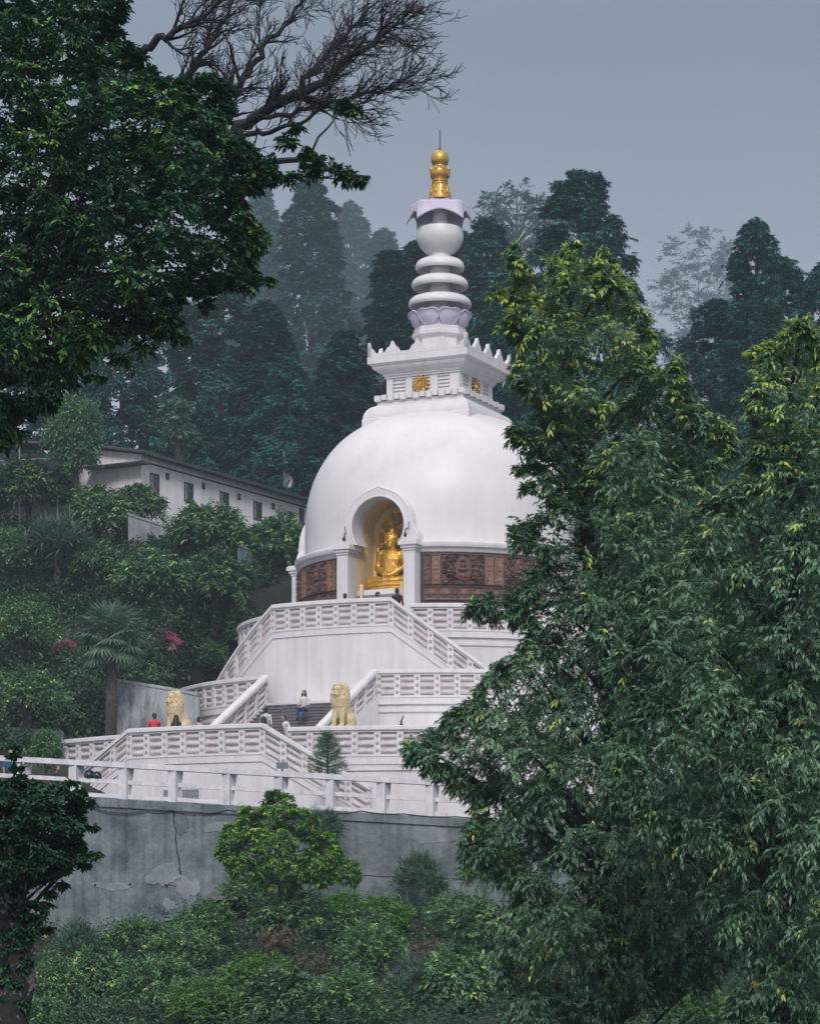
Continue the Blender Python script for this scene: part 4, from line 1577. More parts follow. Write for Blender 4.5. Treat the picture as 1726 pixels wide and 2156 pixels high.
for px, py, hh in ((325, 1018, .47), (397, 1037, .47), (472, 1056, .47), (542, 1076, .47), (610, 1096, .47)):
    t, z = facade(px, py)
    w2 = .38
    o = MB()
    hb(o, t - w2 - .07, t + w2 + .07, -.03, .04, z - hh - .07, z - hh)
    hb(o, t - w2 - .07, t + w2 + .07, -.03, .04, z + hh, z + hh + .07)
    hb(o, t - w2 - .07, t - w2, -.028, .04, z - hh, z + hh)
    hb(o, t + w2, t + w2 + .07, -.028, .04, z - hh, z + hh)
    hb(o, t - .03, t + .03, -.022, .04, z - hh, z + hh)
    hb(o, t - w2, t + w2, -.018, .04, z + .12, z + .16)
    wf = o.build('window', WFRAME, hs)
    q = MB()
    hb(q, t - w2, t + w2, -.008, .02, z - hh, z + hh)
    q.build('pane', GLASS, wf)
    q = MB()
    hb(q, t - w2 + .02, t - w2 * .35, -.012, -.008, z - hh + .02, z + hh - .02)
    q.build('curtain', LOUV, wf)
for px, py in ((352, 1003), (428, 1023), (503, 1046), (575, 1066)):
    t, z = facade(px, py)
    q = MB()
    hb(q, t - .16, t + .16, -.03, .02, z - .18, z + .18)
    v_ = q.build('vent', WFRAME, hs)
t, z = facade(634, 1092)
q = MB()
hb(q, t - .25, t + .25, -.05, .03, z - .5, z + .6)
q.build('door', WFRAME, hs)
q = MB()
for xx_, ZZ in ((-.46, 0),):
    v = [(-.1, -.4, ZT - .55), (-.1, 4.6, ZT - 1.25)]
hb(q, -.9, -.0, -.6, 3.2, ZT - .62, ZT - .54)
q.build('lean_to_eave', ROOF, hs)
ch = MB()
hb(ch, -1.9 + .6, -1.5 + .75, 2.6, 3.0, ZT + .6, ZT + 2.0)
hb(ch, -1.4, -.65, 2.5, 3.1, ZT + 1.95, ZT + 2.08)
ch.build('chimney', BRICK, hs)

# grey shed at the far left
p = P(60, 985, 138)
sh = thing('shed', 'grey open shed with tin roof and thin posts at the frame edge', 'shed', (p.x, 138, 23))
zt_ = P(60, 935, 138).z
m = MB()
m.box(p.x - 4, p.x + 2.2, 139.5, 142, 20, zt_ - .2)
m.build('wall', LOUV, sh)
m = MB()
v = [(p.x - 4, 137.2, zt_ - .05), (p.x + 2.3, 137.2, zt_ - .12), (p.x + 2.3, 142.4, zt_ + .5), (p.x - 4, 142.4, zt_ + .5)]
v += [(a, b, c_ + .1) for a, b, c_ in v]
m.add(v, [(3, 2, 1, 0), (4, 5, 6, 7), (0, 1, 5, 4), (1, 2, 6, 5), (2, 3, 7, 6), (3, 0, 4, 7)])
m.build('roof', ROOF, sh)
for x in (-.4, 1.6, -2.4):
    MB().tube([(p.x + x, 137.5, 20), (p.x + x, 137.5, zt_)], .05, 6).build('post', LOUV, sh)
for hh in (.8, 1.5):
    MB().tube([(p.x - 3.6, 137.5, zt_ - hh - .3), (p.x + 2.2, 137.5, zt_ - hh)], .03, 5).build('rail', LOUV, sh)

# hillside retaining walls
def slab(name, label, pts, th, mat):
    """pts: list of (px,pytop,pybot,Y)"""
    c = P(pts[0][0], pts[0][2], pts[0][3])
    t = thing(name, label, 'wall', tuple(c))
    v, f = [], []
    for px, pt, pb, Y in pts:
        a, b = P(px, pt, Y), P(px, pb, Y)
        v += [tuple(b), tuple(a), (a.x, Y + th, a.z), (b.x, Y + th, b.z)]
    n = len(pts)
    for i in range(n - 1):
        b = i * 4
        for k in range(4):
            j = (k + 1) % 4
            f.append((b + k, b + 4 + k, b + 4 + j, b + j))
    f += [(0, 1, 2, 3), (4 * n - 1, 4 * n - 2, 4 * n - 3, 4 * n - 4)]
    MB().add(v, f).build('wall_face', mat, t)
    m = MB()
    for (p0, p1) in zip(pts, pts[1:]):
        a, b = P(p0[0], p0[1], p0[3]), P(p1[0], p1[1], p1[3])
        m.add([(a.x, a.y - .06, a.z), (b.x, b.y - .06, b.z), (b.x, b.y + th + .05, b.z), (a.x, a.y + th + .05, a.z), (a.x, a.y - .06, a.z + .12), (b.x, b.y - .06, b.z + .12), (b.x, b.y + th + .05, b.z + .12), (a.x, a.y + th + .05, a.z + .12)],
              [(3, 2, 1, 0), (4, 5, 6, 7), (0, 1, 5, 4), (1, 2, 6, 5), (2, 3, 7, 6), (3, 0, 4, 7)])
    m.build('coping', mat, t)
    return t


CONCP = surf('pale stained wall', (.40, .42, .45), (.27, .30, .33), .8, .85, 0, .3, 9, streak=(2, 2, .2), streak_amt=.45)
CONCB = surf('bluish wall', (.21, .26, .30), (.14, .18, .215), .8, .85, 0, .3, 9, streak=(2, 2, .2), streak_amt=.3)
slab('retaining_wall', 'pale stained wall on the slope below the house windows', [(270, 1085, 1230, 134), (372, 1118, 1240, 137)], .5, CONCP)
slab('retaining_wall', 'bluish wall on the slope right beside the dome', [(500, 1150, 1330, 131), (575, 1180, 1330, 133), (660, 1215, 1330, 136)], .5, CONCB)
slab('retaining_wall', 'grey streaked wall behind the left lion', [(236, 1434, 1580, 111.0), (362, 1454, 1580, 110.6), (420, 1466, 1580, 110.2)], .5, surf('streaked wall', (.34, .365, .395), (.13, .15, .17), .9, .85, 0, .3, 9, stretch=(1.3, 1.3, .5), streak=(2, 2, .3), streak_amt=.5, lo=.45, hi=.6))
slab('retaining_wall', 'low grey wall at the far left above the low terrace', [(-60, 1532, 1640, 108.5), (130, 1545, 1640, 107.0)], .6, CONCB)

# prayer flag poles beside the dome
FLAG = surf('white flag cloth', (.70, .68, .70), (.55, .54, .57), 2, .8)
for px, pt, pb, Y, fl, lb in ((598, 940, 1060, 158, .5, 'white prayer flag on a pole left of the dome'), (573, 885, 1035, 162, .12, 'thin white pole between the cedars left of the dome')):
    a, b = P(px, pt, Y), P(px, pb, Y)
    t = thing('flagpole', lb, 'flagpole', (b.x, Y, b.z - 4))
    MB().tube([(b.x, Y, b.z - 4), tuple(a)], .06, 6).build('pole', FENCEW, t)
    v, f = [], []
    for i in range(13):
        z = a.z - .2 - i * (a.z - b.z) * .8 / 12
        for j in range(5):
            v.append((a.x + .08 + j * fl * (.7 + .3 * math.sin(i * .9)) / 4, Y + .12 * math.sin(i * .8 + j * 1.3), z))
    for i in range(12):
        for j in range(4):
            q = i * 5 + j
            f.append((q, q + 1, q + 6, q + 5))
    fo = MB().add(v, f).build('flag', FLAG, t, smooth=60)
    fo.modifiers.new('th', 'SOLIDIFY').thickness = .02

# ------------------------------------------------------------------ vegetation
def nrmz(a):
    return a / np.maximum(np.linalg.norm(a, axis=-1, keepdims=True), 1e-9)


def leaf_mesh(base, dirv, nrm_, L, W, fold=.25, droop=.0):
    """base,dirv,nrm_ (n,3); L,W (n,) -> verts, tris : a folded four-point leaf"""
    n = len(base)
    side = nrmz(np.cross(dirv, nrm_))
    nn = nrmz(np.cross(side, dirv))
    mid = base + dirv * (L * .42)[:, None]
    l = mid + side * (W * .5)[:, None] + nn * (W * fold)[:, None]
    r = mid - side * (W * .5)[:, None] + nn * (W * fold)[:, None]
    tip = base + dirv * L[:, None]
    tip[:, 2] -= droop * L
    V = np.stack([base, r, tip, l], 1).reshape(-1, 3)
    k = np.arange(n)[:, None] * 4
    F = np.stack([k + np.array([[0, 1, 2]]), k + np.array([[0, 2, 3]])], 1).reshape(-1, 3)
    return V, F


def sprays(rg, C, Rr, k, m, L, W, out=.7, up=.25, droop=.35, lay=1.0, hang=.45, centre=None, young=None, lmin=.7, lmax=1.25, start=.28, tw=None, side=.9):
    """leafy twigs spreading from lump centres; returns V,F,tint. young(z,twig_rand)->probability"""
    C = np.asarray(C, float)
    Rr = np.asarray(Rr, float)
    n = len(C)
    idx = np.repeat(np.arange(n), k)
    T = len(idx)
    if centre is None: centre = C.mean(0)
    o = C[idx] - centre
    o[:, 2] *= .5
    o = nrmz(o)
    d = rg.normal(size=(T, 3)) * np.array([1, 1, lay]) + o * out + np.array([0, 0, up])
    d = nrmz(d)
    s = C[idx] + rg.normal(size=(T, 3)) * (Rr[idx] * start)[:, None] * np.array([1, 1, lay])
    ln = Rr[idx] * rg.uniform(.6, 1.15, T)
    t = np.linspace(.12, 1, m)[None, :] + rg.uniform(-.04, .04, (T, m))
    g = np.array([0, 0, -1.0])
    pos = s[:, None] + d[:, None] * (ln[:, None] * t)[..., None] + g * (droop * ln[:, None] * t * t)[..., None]
    tan = nrmz(d[:, None] + g * (2 * droop * t)[..., None])
    lat = nrmz(np.cross(tan, np.array([0, 0, 1.0]) + rg.normal(size=(T, 1, 3)) * .3))
    sgn = np.where(np.arange(m)[None, :] % 2 == 0, 1.0, -1.0)[..., None]
    ld = tan * .7 + lat * sgn * side * rg.uniform(.6, 1.2, (T, m, 1)) + g * hang + rg.normal(size=(T, m, 3)) * .22
    last = (np.arange(m) == m - 1)[None, :, None]
    ld = np.where(last, tan + g * hang * .5, ld)
    ld = nrmz(ld)
    nr = np.array([0, 0, 1.0]) + rg.normal(size=(T, m, 3)) * .35 + o[:, None] * .25
    LL = L * rg.uniform(lmin, lmax, (T, m))
    V, F = leaf_mesh(pos.reshape(-1, 3), ld.reshape(-1, 3), nr.reshape(-1, 3), LL.ravel(), LL.ravel() * W, droop=.08)
    tint = rg.beta(2, 2.6, (T, m)) * .62 + rg.normal(0, .05, (T, 1))
    if young is not None:
        pr = young(s, rg.uniform(0, 1, T))
        yg = (rg.uniform(0, 1, T) < pr)[:, None] & (t > .45)
        tint = np.where(yg, rg.uniform(.70, .97, (T, m)), tint)
    if tw is not None:      # thin twig under the leaves
        e = pos[:, [0, m // 2, m - 1]]
        for q in range(2):
            a, b = e[:, q], e[:, q + 1]
            sd = nrmz(np.cross(b - a, rg.normal(size=(T, 3)))) * tw * (1 - .4 * q)
            v2 = np.stack([a - sd, a + sd, b + sd * .6, b - sd * .6], 1).reshape(-1, 3)
            kk = np.arange(T)[:, None] * 4 + len(V)
            F = np.concatenate([F, np.stack([kk + np.array([[0, 1, 2]]), kk + np.array([[0, 2, 3]])], 1).reshape(-1, 3)])
            V = np.concatenate([V, v2])
    nl = T * m
    tt = np.repeat(np.clip(tint.ravel(), 0, 1), 2)
    if tw is not None: tt = np.concatenate([tt, np.zeros(len(F) - len(tt))])
    return V, F, tt


def inside(poly, x, y):
    c = False
    n = len(poly)
    for i in range(n):
        x0, y0 = poly[i]
        x1, y1 = poly[i - 1]
        if (y0 > y) != (y1 > y) and x < (x1 - x0) * (y - y0) / (y1 - y0) + x0: c = not c
    return c


def edge_dist(poly, x, y):
    best = 1e9
    for i in range(len(poly)):
        x0, y0 = poly[i - 1]
        x1, y1 = poly[i]
        dx, dy = x1 - x0, y1 - y0
        t = max(0, min(1, ((x - x0) * dx + (y - y0) * dy) / max(1e-9, dx * dx + dy * dy)))
        best = min(best, math.hypot(x - x0 - t * dx, y - y0 - t * dy))
    return best


def poly_lumps(rg, poly, rmin, rmax, gap, Y, depth, gaps=()):
    """lumps filling an outline (surveyed from the photo), spread in depth by the local width"""
    xs_, ys_ = [p[0] for p in poly], [p[1] for p in poly]
    got = []
    for _ in range(9000):
        x, y = rg.uniform(min(xs_), max(xs_)), rg.uniform(min(ys_), max(ys_))
        if not inside(poly, x, y): continue
        if any(((x - gx) / gr) ** 2 + ((y - gy) / gq) ** 2 < 1 for gx, gy, gr, gq in gaps): continue
        e = edge_dist(poly, x, y)
        r = min(rmax, max(rmin, e * .95))
        if e < r * .55: continue
        if any((x - a) ** 2 + (y - b) ** 2 < (gap * .5 * (r + c)) ** 2 for a, b, c, _ in got): continue
        got.append((x, y, r, e))
    C, Rr = [], []
    for x, y, r, e in got:
        nl = 1 if e < rmax * 1.2 else 2
        for q in range(nl):
            dep = depth * min(1, e / (rmax * 3) + .15)
            yy_ = Y + (rg.uniform(-1, .3) if q == 0 else rg.uniform(-.2, 1)) * dep
            C.append(tuple(P(x, y, yy_)))
            Rr.append(r * yy_ / FPX)
    return np.array(C), np.array(Rr)


def limbs(m, rg, trunk_pts, trunk_rad, C, Rr, n, r0, sides=5, slope=.8):
    """curved limbs from the trunk to lump centres"""
    tp = np.array([tuple(p) for p in trunk_pts])
    order = rg.permutation(len(C))[:n]
    for i in order:
        c = C[i]
        dz = c[2] - tp[:, 2]
        hd = np.hypot(tp[:, 0] - c[0], tp[:, 1] - c[1])
        cost = np.abs(dz - hd * slope) + hd * (.4 if slope > .5 else 1.2)
        j = int(np.argmin(cost))
        a = Vector(tp[j])
        b = Vector(c)
        d = (b - a).length
        mid = a.lerp(b, .5) + Vector((0, 0, .12 * d)) + Vector(rg.normal(size=3) * .04 * d)
        r = min(trunk_rad[j] * .6, r0 * (.4 + d * .25))
        pts = []
        for q in range(6):
            t = q / 5
            pts.append(a * (1 - t) ** 2 + mid * 2 * t * (1 - t) + b * t * t)
        m.tube(pts, [r * (1 - .8 * q / 5) for q in range(6)], sides)


def np_child(name, V, F, mat, tint, parent):
    V = V - np.array(ORG[parent.name])
    return link(name, np_mesh(name, V, F, mat, tint), parent)


def big_tree(name, label, cat, lumps_, trunk, trad, leaf, bark, k, mlf, L, W, rg, nl=60, r0=.05, sides=8, slope=.8, **kw):
    C, Rr = lumps_
    base = trunk[0]
    t = thing(name, label, cat, tuple(base))
    tr = [Vector(p) for p in trunk]
    fine, fr_ = [], []
    for i in range(len(tr) - 1):
        for q in range(6):
            fine.append(tr[i].lerp(tr[i + 1], q / 6) + Vector((math.sin(i * 3 + q) * .02, math.cos(i * 2 + q) * .02, 0)))
            fr_.append(trad[i] + (trad[i + 1] - trad[i]) * q / 6)
    fine.append(tr[-1]); fr_.append(trad[-1])
    m = MB().tube(fine, fr_, sides + 4)
    limbs(m, rg, fine, fr_, C, Rr, nl, r0, slope=slope)
    m.build('trunk', bark, t, smooth=50)
    V, F, T = sprays(rg, C, Rr, k, mlf, L, W, **kw)
    np_child('crown', V, F, leaf, T, t)
    return t


def top_young(zlo, zhi, p0=.02, p1=.8):
    def f(s, u): return p0 + (p1 - p0) * np.clip((s[:, 2] - zlo) / (zhi - zlo), 0, 1) ** 1.5
    return f


rg = np.random.default_rng(11)
# ---- the tall glossy tree right of the stupa
T1 = [(1185, 472), (1222, 500), (1232, 570), (1258, 522), (1298, 528), (1308, 600), (1350, 585), (1345, 640), (1390, 690), (1372, 780), (1445, 752), (1440, 830), (1530, 890), (1560, 960), (1520, 1020), (1500, 1150), (1560, 1300), (1600, 1500),
      (1640, 1700), (1660, 1900), (1560, 2000), (1480, 2090), (1370, 2110), (1290, 2130), (1180, 2190), (1080, 2170), (1030, 1980), (1090, 1880), (960, 1790), (1000, 1700), (925, 1640), (838, 1580), (900, 1530), (1000, 1470), (1020, 1410),
      (1105, 1350), (1110, 1310), (955, 1300), (965, 1275), (1080, 1245), (1140, 1180), (1062, 1150), (1085, 1110), (1150, 1060), (1068, 1042), (1130, 1010), (1035, 990), (1120, 950), (1012, 915), (1100, 895), (1140, 870), (1070, 800), (1100, 740),
      (1045, 680), (1080, 650), (1012, 605), (1068, 600), (1078, 515), (1108, 525), (1122, 620), (1150, 600), (1160, 520)]
G1 = [(1250, 1650, 26, 40), (1330, 1490, 25, 30), (1180, 1850, 40, 30), (1300, 1330, 22, 30), (1250, 1180, 30, 30), (1150, 1700, 26, 22), (1390, 1760, 25, 40)]
l1 = poly_lumps(rg, T1, 20, 58, .78, 35, 2.0, G1)
YB = 35.3
tk1 = [P(1285, 2290, YB), P(1290, 1950, YB), P(1300, 1700, YB), P(1290, 1480, YB), P(1245, 1260, YB), P(1225, 1000, YB), P(1205, 750, YB), P(1190, 540, YB)]
tk1[0].z = float(ground_z(tk1[0].x, YB)) - .1
zz1, zz2 = P(0, 1250, 35).z, P(0, 480, 35).z
t1 = big_tree('broadleaf_tree', 'tall glossy dark green tree standing in front of the dome, its tip yellow green', 'tree', l1, tk1, [.20, .18, .16, .14, .11, .08, .05, .02], L_RIGHT, BARKB, 24, 12, .098, .34, rg, 90, .05,
              out=.8, up=.42, droop=.3, hang=.42, centre=np.array(tk1[4]), young=top_young(zz1, zz2, .02, .6), tw=.006)
# ---- its neighbour at the frame edge
T2 = [(1640, 700), (1690, 672), (1740, 740), (1850, 900), (1900, 1200), (1900, 2250), (1480, 2250), (1500, 2150), (1580, 2050), (1480, 1900), (1400, 1760), (1260, 1700), (1270, 1620), (1330, 1500), (1280, 1400), (1350, 1290), (1300, 1240), (1450, 1160),
      (1440, 1080), (1500, 1040), (1570, 1000), (1580, 900), (1560, 830), (1600, 770), (1552, 742), (1610, 740)]
G2 = [(1470, 1820, 40, 60), (1690, 1500, 30, 30), (1400, 1620, 40, 30), (1560, 2000, 40, 40)]
l2 = poly_lumps(rg, T2, 20, 60, .80, 30, 1.8, G2)
YB = 30.4
tk2 = [P(1640, 2380, YB), P(1640, 2000, YB), P(1650, 1600, YB), P(1660, 1200, YB), P(1660, 900, YB), P(1650, 720, YB)]
tk2[0].z = float(ground_z(tk2[0].x, YB)) - .1
zz1, zz2 = P(0, 1250, 30).z, P(0, 680, 30).z
t2 = big_tree('broadleaf_tree', 'second glossy green tree, cut by the frame edge, in front of the round dark cedars', 'tree', l2, tk2, [.26, .22, .17, .12, .07, .02], L_RIGHT, BARKB, 24, 12, .088, .34, rg, 70, .05,
              out=.8, up=.42, droop=.3, hang=.42, centre=np.array(tk2[3]), young=top_young(zz1, zz2, .02, .55), tw=.006)

# ---- leafy tree filling the upper left
T3 = [(-60, -80), (290, -60), (265, 30), (250, 70), (300, 120), (345, 165), (440, 155), (495, 190), (480, 260), (545, 330), (590, 360), (560, 400), (510, 420), (545, 470), (575, 520), (520, 560), (550, 600), (470, 605), (380, 640), (370, 700),
      (270, 700), (200, 750), (140, 800), (110, 860), (30, 880), (10, 940), (-60, 960)]
G3 = [(420, 490, 26, 20), (330, 560, 55, 20), (225, 560, 45, 18), (470, 545, 25, 14), (240, 640, 35, 16), (150, 560, 25, 14), (60, 800, 26, 30), (395, 600, 40, 12)]
l3 = poly_lumps(rg, T3, 16, 46, .70, 25, 2.2, G3)
ext = [(600, 300, 22), (640, 320, 20), (660, 345, 22), (700, 360, 26), (735, 370, 24), (755, 380, 16), (650, 360, 20), (610, 370, 24), (725, 222, 16), (745, 235, 14), (620, 270, 14), (560, 590, 16), (510, 590, 22), (370, 690, 18), (330, 700, 20), (405, 380, 30), (560, 340, 24), (380, 712, 14), (345, 700, 16), (300, 728, 22), (250, 752, 26), (200, 795, 18), (35, 905, 26), (5, 930, 30), (130, 800, 30), (50, 850, 28), (10, 870, 30), (320, 640, 18), (280, 650, 18), (430, 640, 14)]
C3 = np.concatenate([l3[0], np.array([tuple(P(x, y, 24.7)) for x, y, r in ext])])
R3 = np.concatenate([l3[1], np.array([r * 24.7 / FPX for x, y, r in ext])])
YB = 25.2
tk3 = [P(-190, 2390, YB), P(-180, 1700, YB), P(-150, 1000, YB), P(-60, 760, YB), P(60, 520, YB), P(180, 250, YB), P(240, -60, YB)]
tk3[0].z = float(ground_z(tk3[0].x, YB)) - .1
t3 = big_tree('broadleaf_tree', 'dark leafy tree overhanging the upper left of the view', 'tree', (C3, R3), tk3, [.34, .30, .27, .20, .13, .08, .04], L_LEFT, BARKB, 14, 12, .068, .5, rg, 60, .022, slope=.1,
              out=.55, up=.12, droop=.2, lay=.45, hang=.12, side=1.0, centre=np.array(P(100, 420, 25)), young=lambda s, u: .05 + .55 * (vnoise(s[:, 0] * 2.1 + 30, s[:, 2] * 2.1 + 30, 8) > .60), tw=.004)
m = MB()
for pts, r in (([(-120, 860), (60, 790), (180, 705), (260, 690), (330, 672), (372, 668)], .06), ([(60, 520), (250, 470), (400, 410), (520, 345), (640, 330), (700, 362), (780, 372)], .06), ([(0, 640), (200, 640), (350, 615), (470, 585), (550, 590)], .045),
               ([(180, 250), (300, 190), (420, 170), (480, 180)], .035), ([(520, 400), (600, 372), (690, 374)], .02), ([(640, 330), (690, 270), (720, 225), (760, 215)], .015)):
    pp = [P(x, y, 25.0 + .1 * i) for i, (x, y) in enumerate(pts)]
    fine = []
    for i in range(len(pp) - 1):
        for q in range(3): fine.append(pp[i].lerp(pp[i + 1], q / 3) + Vector(rg.normal(size=3) * .012))
    fine.append(pp[-1])
    m.tube(fine, [r * (1 - .85 * i / (len(fine) - 1)) for i in range(len(fine))], 6)
m.build('bough', BARKB, t3, smooth=50)

# ---- bare tree behind it
bt = thing('bare_tree', 'leafless dark tree spreading fine twigs across the top of the sky', 'tree', tuple(P(-140, 2350, 29)))
m = MB()
rgb = np.random.default_rng(21)


def grow(p, d, ln, r, lvl):
    n = 6
    pts, rad, dirs = [p.copy()], [r], [d.copy()]
    for i in range(n):
        bend = Vector(rgb.normal(size=3) * (.10 if lvl < 2 else .16)) * Vector((1, .8, 1)) if False else Vector(rgb.normal(size=3) * (.09 if lvl < 2 else .14))
        d = (d + bend + Vector((.02, 0, .035 if lvl else .0))).normalized()
        p = p + d * (ln / n)
        pts.append(p.copy()); rad.append(max(.0035, r * (1 - .75 * (i + 1) / n))); dirs.append(d.copy())
    m.tube(pts, rad, 6 if lvl < 2 else (4 if lvl < 3 else 3), cap=False)
    if lvl >= 4: return
    nb = (6, 6, 5, 4)[lvl]
    for q in range(nb):
        i = int(rgb.integers(1, n + 1))
        ax = dirs[i].orthogonal()
        ax.rotate(Matrix.Rotation(rgb.uniform(0, 6.28), 3, dirs[i]))
        dd = dirs[i].copy()
        dd.rotate(Matrix.Rotation(rgb.uniform(.3, .75), 3, ax))
        dd = Vector((dd.x, dd.y * .75, dd.z)).normalized()
        grow(pts[i], dd, ln * rgb.uniform(.42, .66), max(.004, rad[i] * rgb.uniform(.5, .75)), lvl + 1)


def limb_path(pts, r0, r1, spawn):
    pp = [P(x, y, Y) for x, y, Y in pts]
    fine, rr = [], []
    for i in range(len(pp) - 1):
        for q in range(5):
            fine.append(pp[i].lerp(pp[i + 1], q / 5) + Vector(rgb.normal(size=3) * .02))
    fine.append(pp[-1])
    N = len(fine)
    rr = [r0 + (r1 - r0) * i / (N - 1) for i in range(N)]
    m.tube(fine, rr, 8)
    for q in range(spawn):
        i = int(rgb.integers(N // 5, N))
        d = (fine[min(i + 1, N - 1)] - fine[i - 1]).normalized()
        ax = d.orthogonal()
        ax.rotate(Matrix.Rotation(rgb.uniform(0, 6.28), 3, d))
        d.rotate(Matrix.Rotation(rgb.uniform(.35, .8), 3, ax))
        d = Vector((d.x, d.y * .8, d.z)).normalized()
        grow(fine[i], d, rgb.uniform(.30, .58), max(.007, rr[i] * rgb.uniform(.35, .6)), 2)


YT = 29
tb = P(-140, 2350, YT)
tb.z = float(ground_z(tb.x, YT)) - .1
trk = [tb, P(-150, 1500, YT), P(-120, 900, YT), P(40, 640, YT), P(230, 470, YT), P(400, 350, YT), P(460, 300, YT)]
m.tube(trk, [.26, .22, .19, .16, .13, .10, .085], 9)
limb_path([(450, 310, 29), (520, 262, 28.8), (580, 215, 28.5), (650, 190, 28.3), (720, 130, 28.2), (800, 80, 28.1), (820, 62, 28), (850, 40, 28)], .075, .012, 37)
limb_path([(400, 350, 29), (440, 290, 29.2), (480, 215, 29.5), (520, 150, 29.7), (560, 90, 29.9), (610, 40, 30), (660, -40, 30.2)], .06, .014, 34)
limb_path([(330, 400, 29), (360, 250, 29.6), (400, 150, 29.8), (440, 95, 30), (480, 30, 30.1), (510, -40, 30.2)], .055, .016, 30)
limb_path([(540, 250, 28.8), (620, 235, 28.2), (700, 215, 27.8), (780, 195, 27.6), (820, 180, 27.5), (860, 160, 27.4)], .03, .006, 26)
limb_path([(500, 280, 28.8), (560, 280, 28.4), (630, 255, 28.0), (690, 230, 27.8), (760, 215, 27.6)], .035, .006, 19)
limb_path([(300, 110, 29.8), (340, 80, 29.6), (390, 60, 29.4), (440, 20, 29.2), (480, -20, 29)], .05, .012, 23)
limb_path([(620, 205, 28.3), (680, 120, 28.6), (740, 60, 28.8), (800, -10, 29)], .04, .010, 26)
m.build('branches', BARKB, bt, smooth=60)
bt.children[0].name = 'branch_structure'

# ---- small tiered tree with pale mottled trunk, lower left
T4 = [(-60, 1655), (40, 1640), (120, 1660), (178, 1668), (170, 1700), (182, 1740), (165, 1765), (192, 1800), (150, 1830), (110, 1850), (60, 1862), (-60, 1875)]
l4 = poly_lumps(rg, T4, 9, 19, .9, 22, 1.0, [(60, 1716, 150, 7), (100, 1752, 150, 6), (50, 1790, 150, 7), (110, 1822, 120, 5)])
ext = [(x, y, r) for x, y, r in ((90, 1905, 18), (75, 1930, 20), (60, 1960, 16), (95, 1955, 12), (35, 1620, 10), (28, 1595, 8), (45, 1640, 12), (30, 1575, 6), (188, 1692, 9), (195, 1745, 9), (200, 1800, 8), (178, 1825, 9), (150, 1650, 9),
                                 (20, 1900, 20), (45, 1925, 16), (10, 1960, 18), (40, 1990, 14), (15, 2030, 18), (35, 2070, 14), (5, 2100, 16), (50, 2040, 10), (20, 2140, 14), (100, 1880, 12), (130, 1862, 10), (35, 1955, 20), (20, 1995, 20), (55, 2020, 14), (10, 2060, 20), (45, 2110, 16), (15, 2150, 18), (60, 1900, 20), (35, 1870, 22))]
C4 = np.concatenate([l4[0], np.array([tuple(P(x, y, 21.9)) for x, y, r in ext])])
R4 = np.concatenate([l4[1], np.array([r * 21.9 / FPX for x, y, r in ext])])
tk4 = [P(-5, 2420, 22), P(20, 2200, 22), P(35, 2020, 22), P(25, 1880, 22), P(20, 1760, 22), P(30, 1660, 22)]
tk4[0].z = float(ground_z(tk4[0].x, 22)) - .1
big_tree('tiered_tree', 'dark tiered small tree with pale mottled trunk before the grey wall', 'tree', (C4, R4), tk4, [.22, .18, .14, .12, .09, .05], L_LEFT, BARKP, 16, 11, .05, .5, rg, 40, .03, out=.6, up=.05, droop=.15, lay=.4, hang=.12, side=1.0, centre=np.array(P(20, 1780, 22)), tw=.003)

# ---- bright rounded tree before the wall
T5 = [(452, 1800), (468, 1768), (470, 1738), (500, 1736), (512, 1700), (546, 1704), (568, 1666), (606, 1670), (620, 1700), (652, 1702), (672, 1735), (660, 1752), (698, 1755), (714, 1790), (704, 1806), (748, 1812), (760, 1850),
      (735, 1870), (694, 1852), (668, 1876), (640, 1850), (610, 1884), (585, 1852), (550, 1874), (522, 1836), (490, 1850), (478, 1816)]
l5 = poly_lumps(rg, T5, 9, 22, .92, 80, 2.0, [(640, 1800, 20, 12), (530, 1790, 18, 10), (690, 1810, 12, 14), (560, 1745, 12, 10), (620, 1740, 14, 8)])
tk5 = [P(600, 1990, 80), P(602, 1930, 80), P(590, 1860, 80), P(590, 1760, 80)]
tk5[0].z = float(ground_z(tk5[0].x, 80)) - .1
big_tree('round_tree', 'bright yellow green spreading tree in front of the grey wall', 'tree', l5, tk5, [.2, .16, .12, .05], L_BRIGHT, BARK, 16, 9, .15, .42, rg, 40, .035, slope=.3, out=.6, up=.45, droop=.3, lay=.8, hang=.2, centre=np.array(P(590, 1830, 80)), young=lambda s, u: .18 + 0 * u)


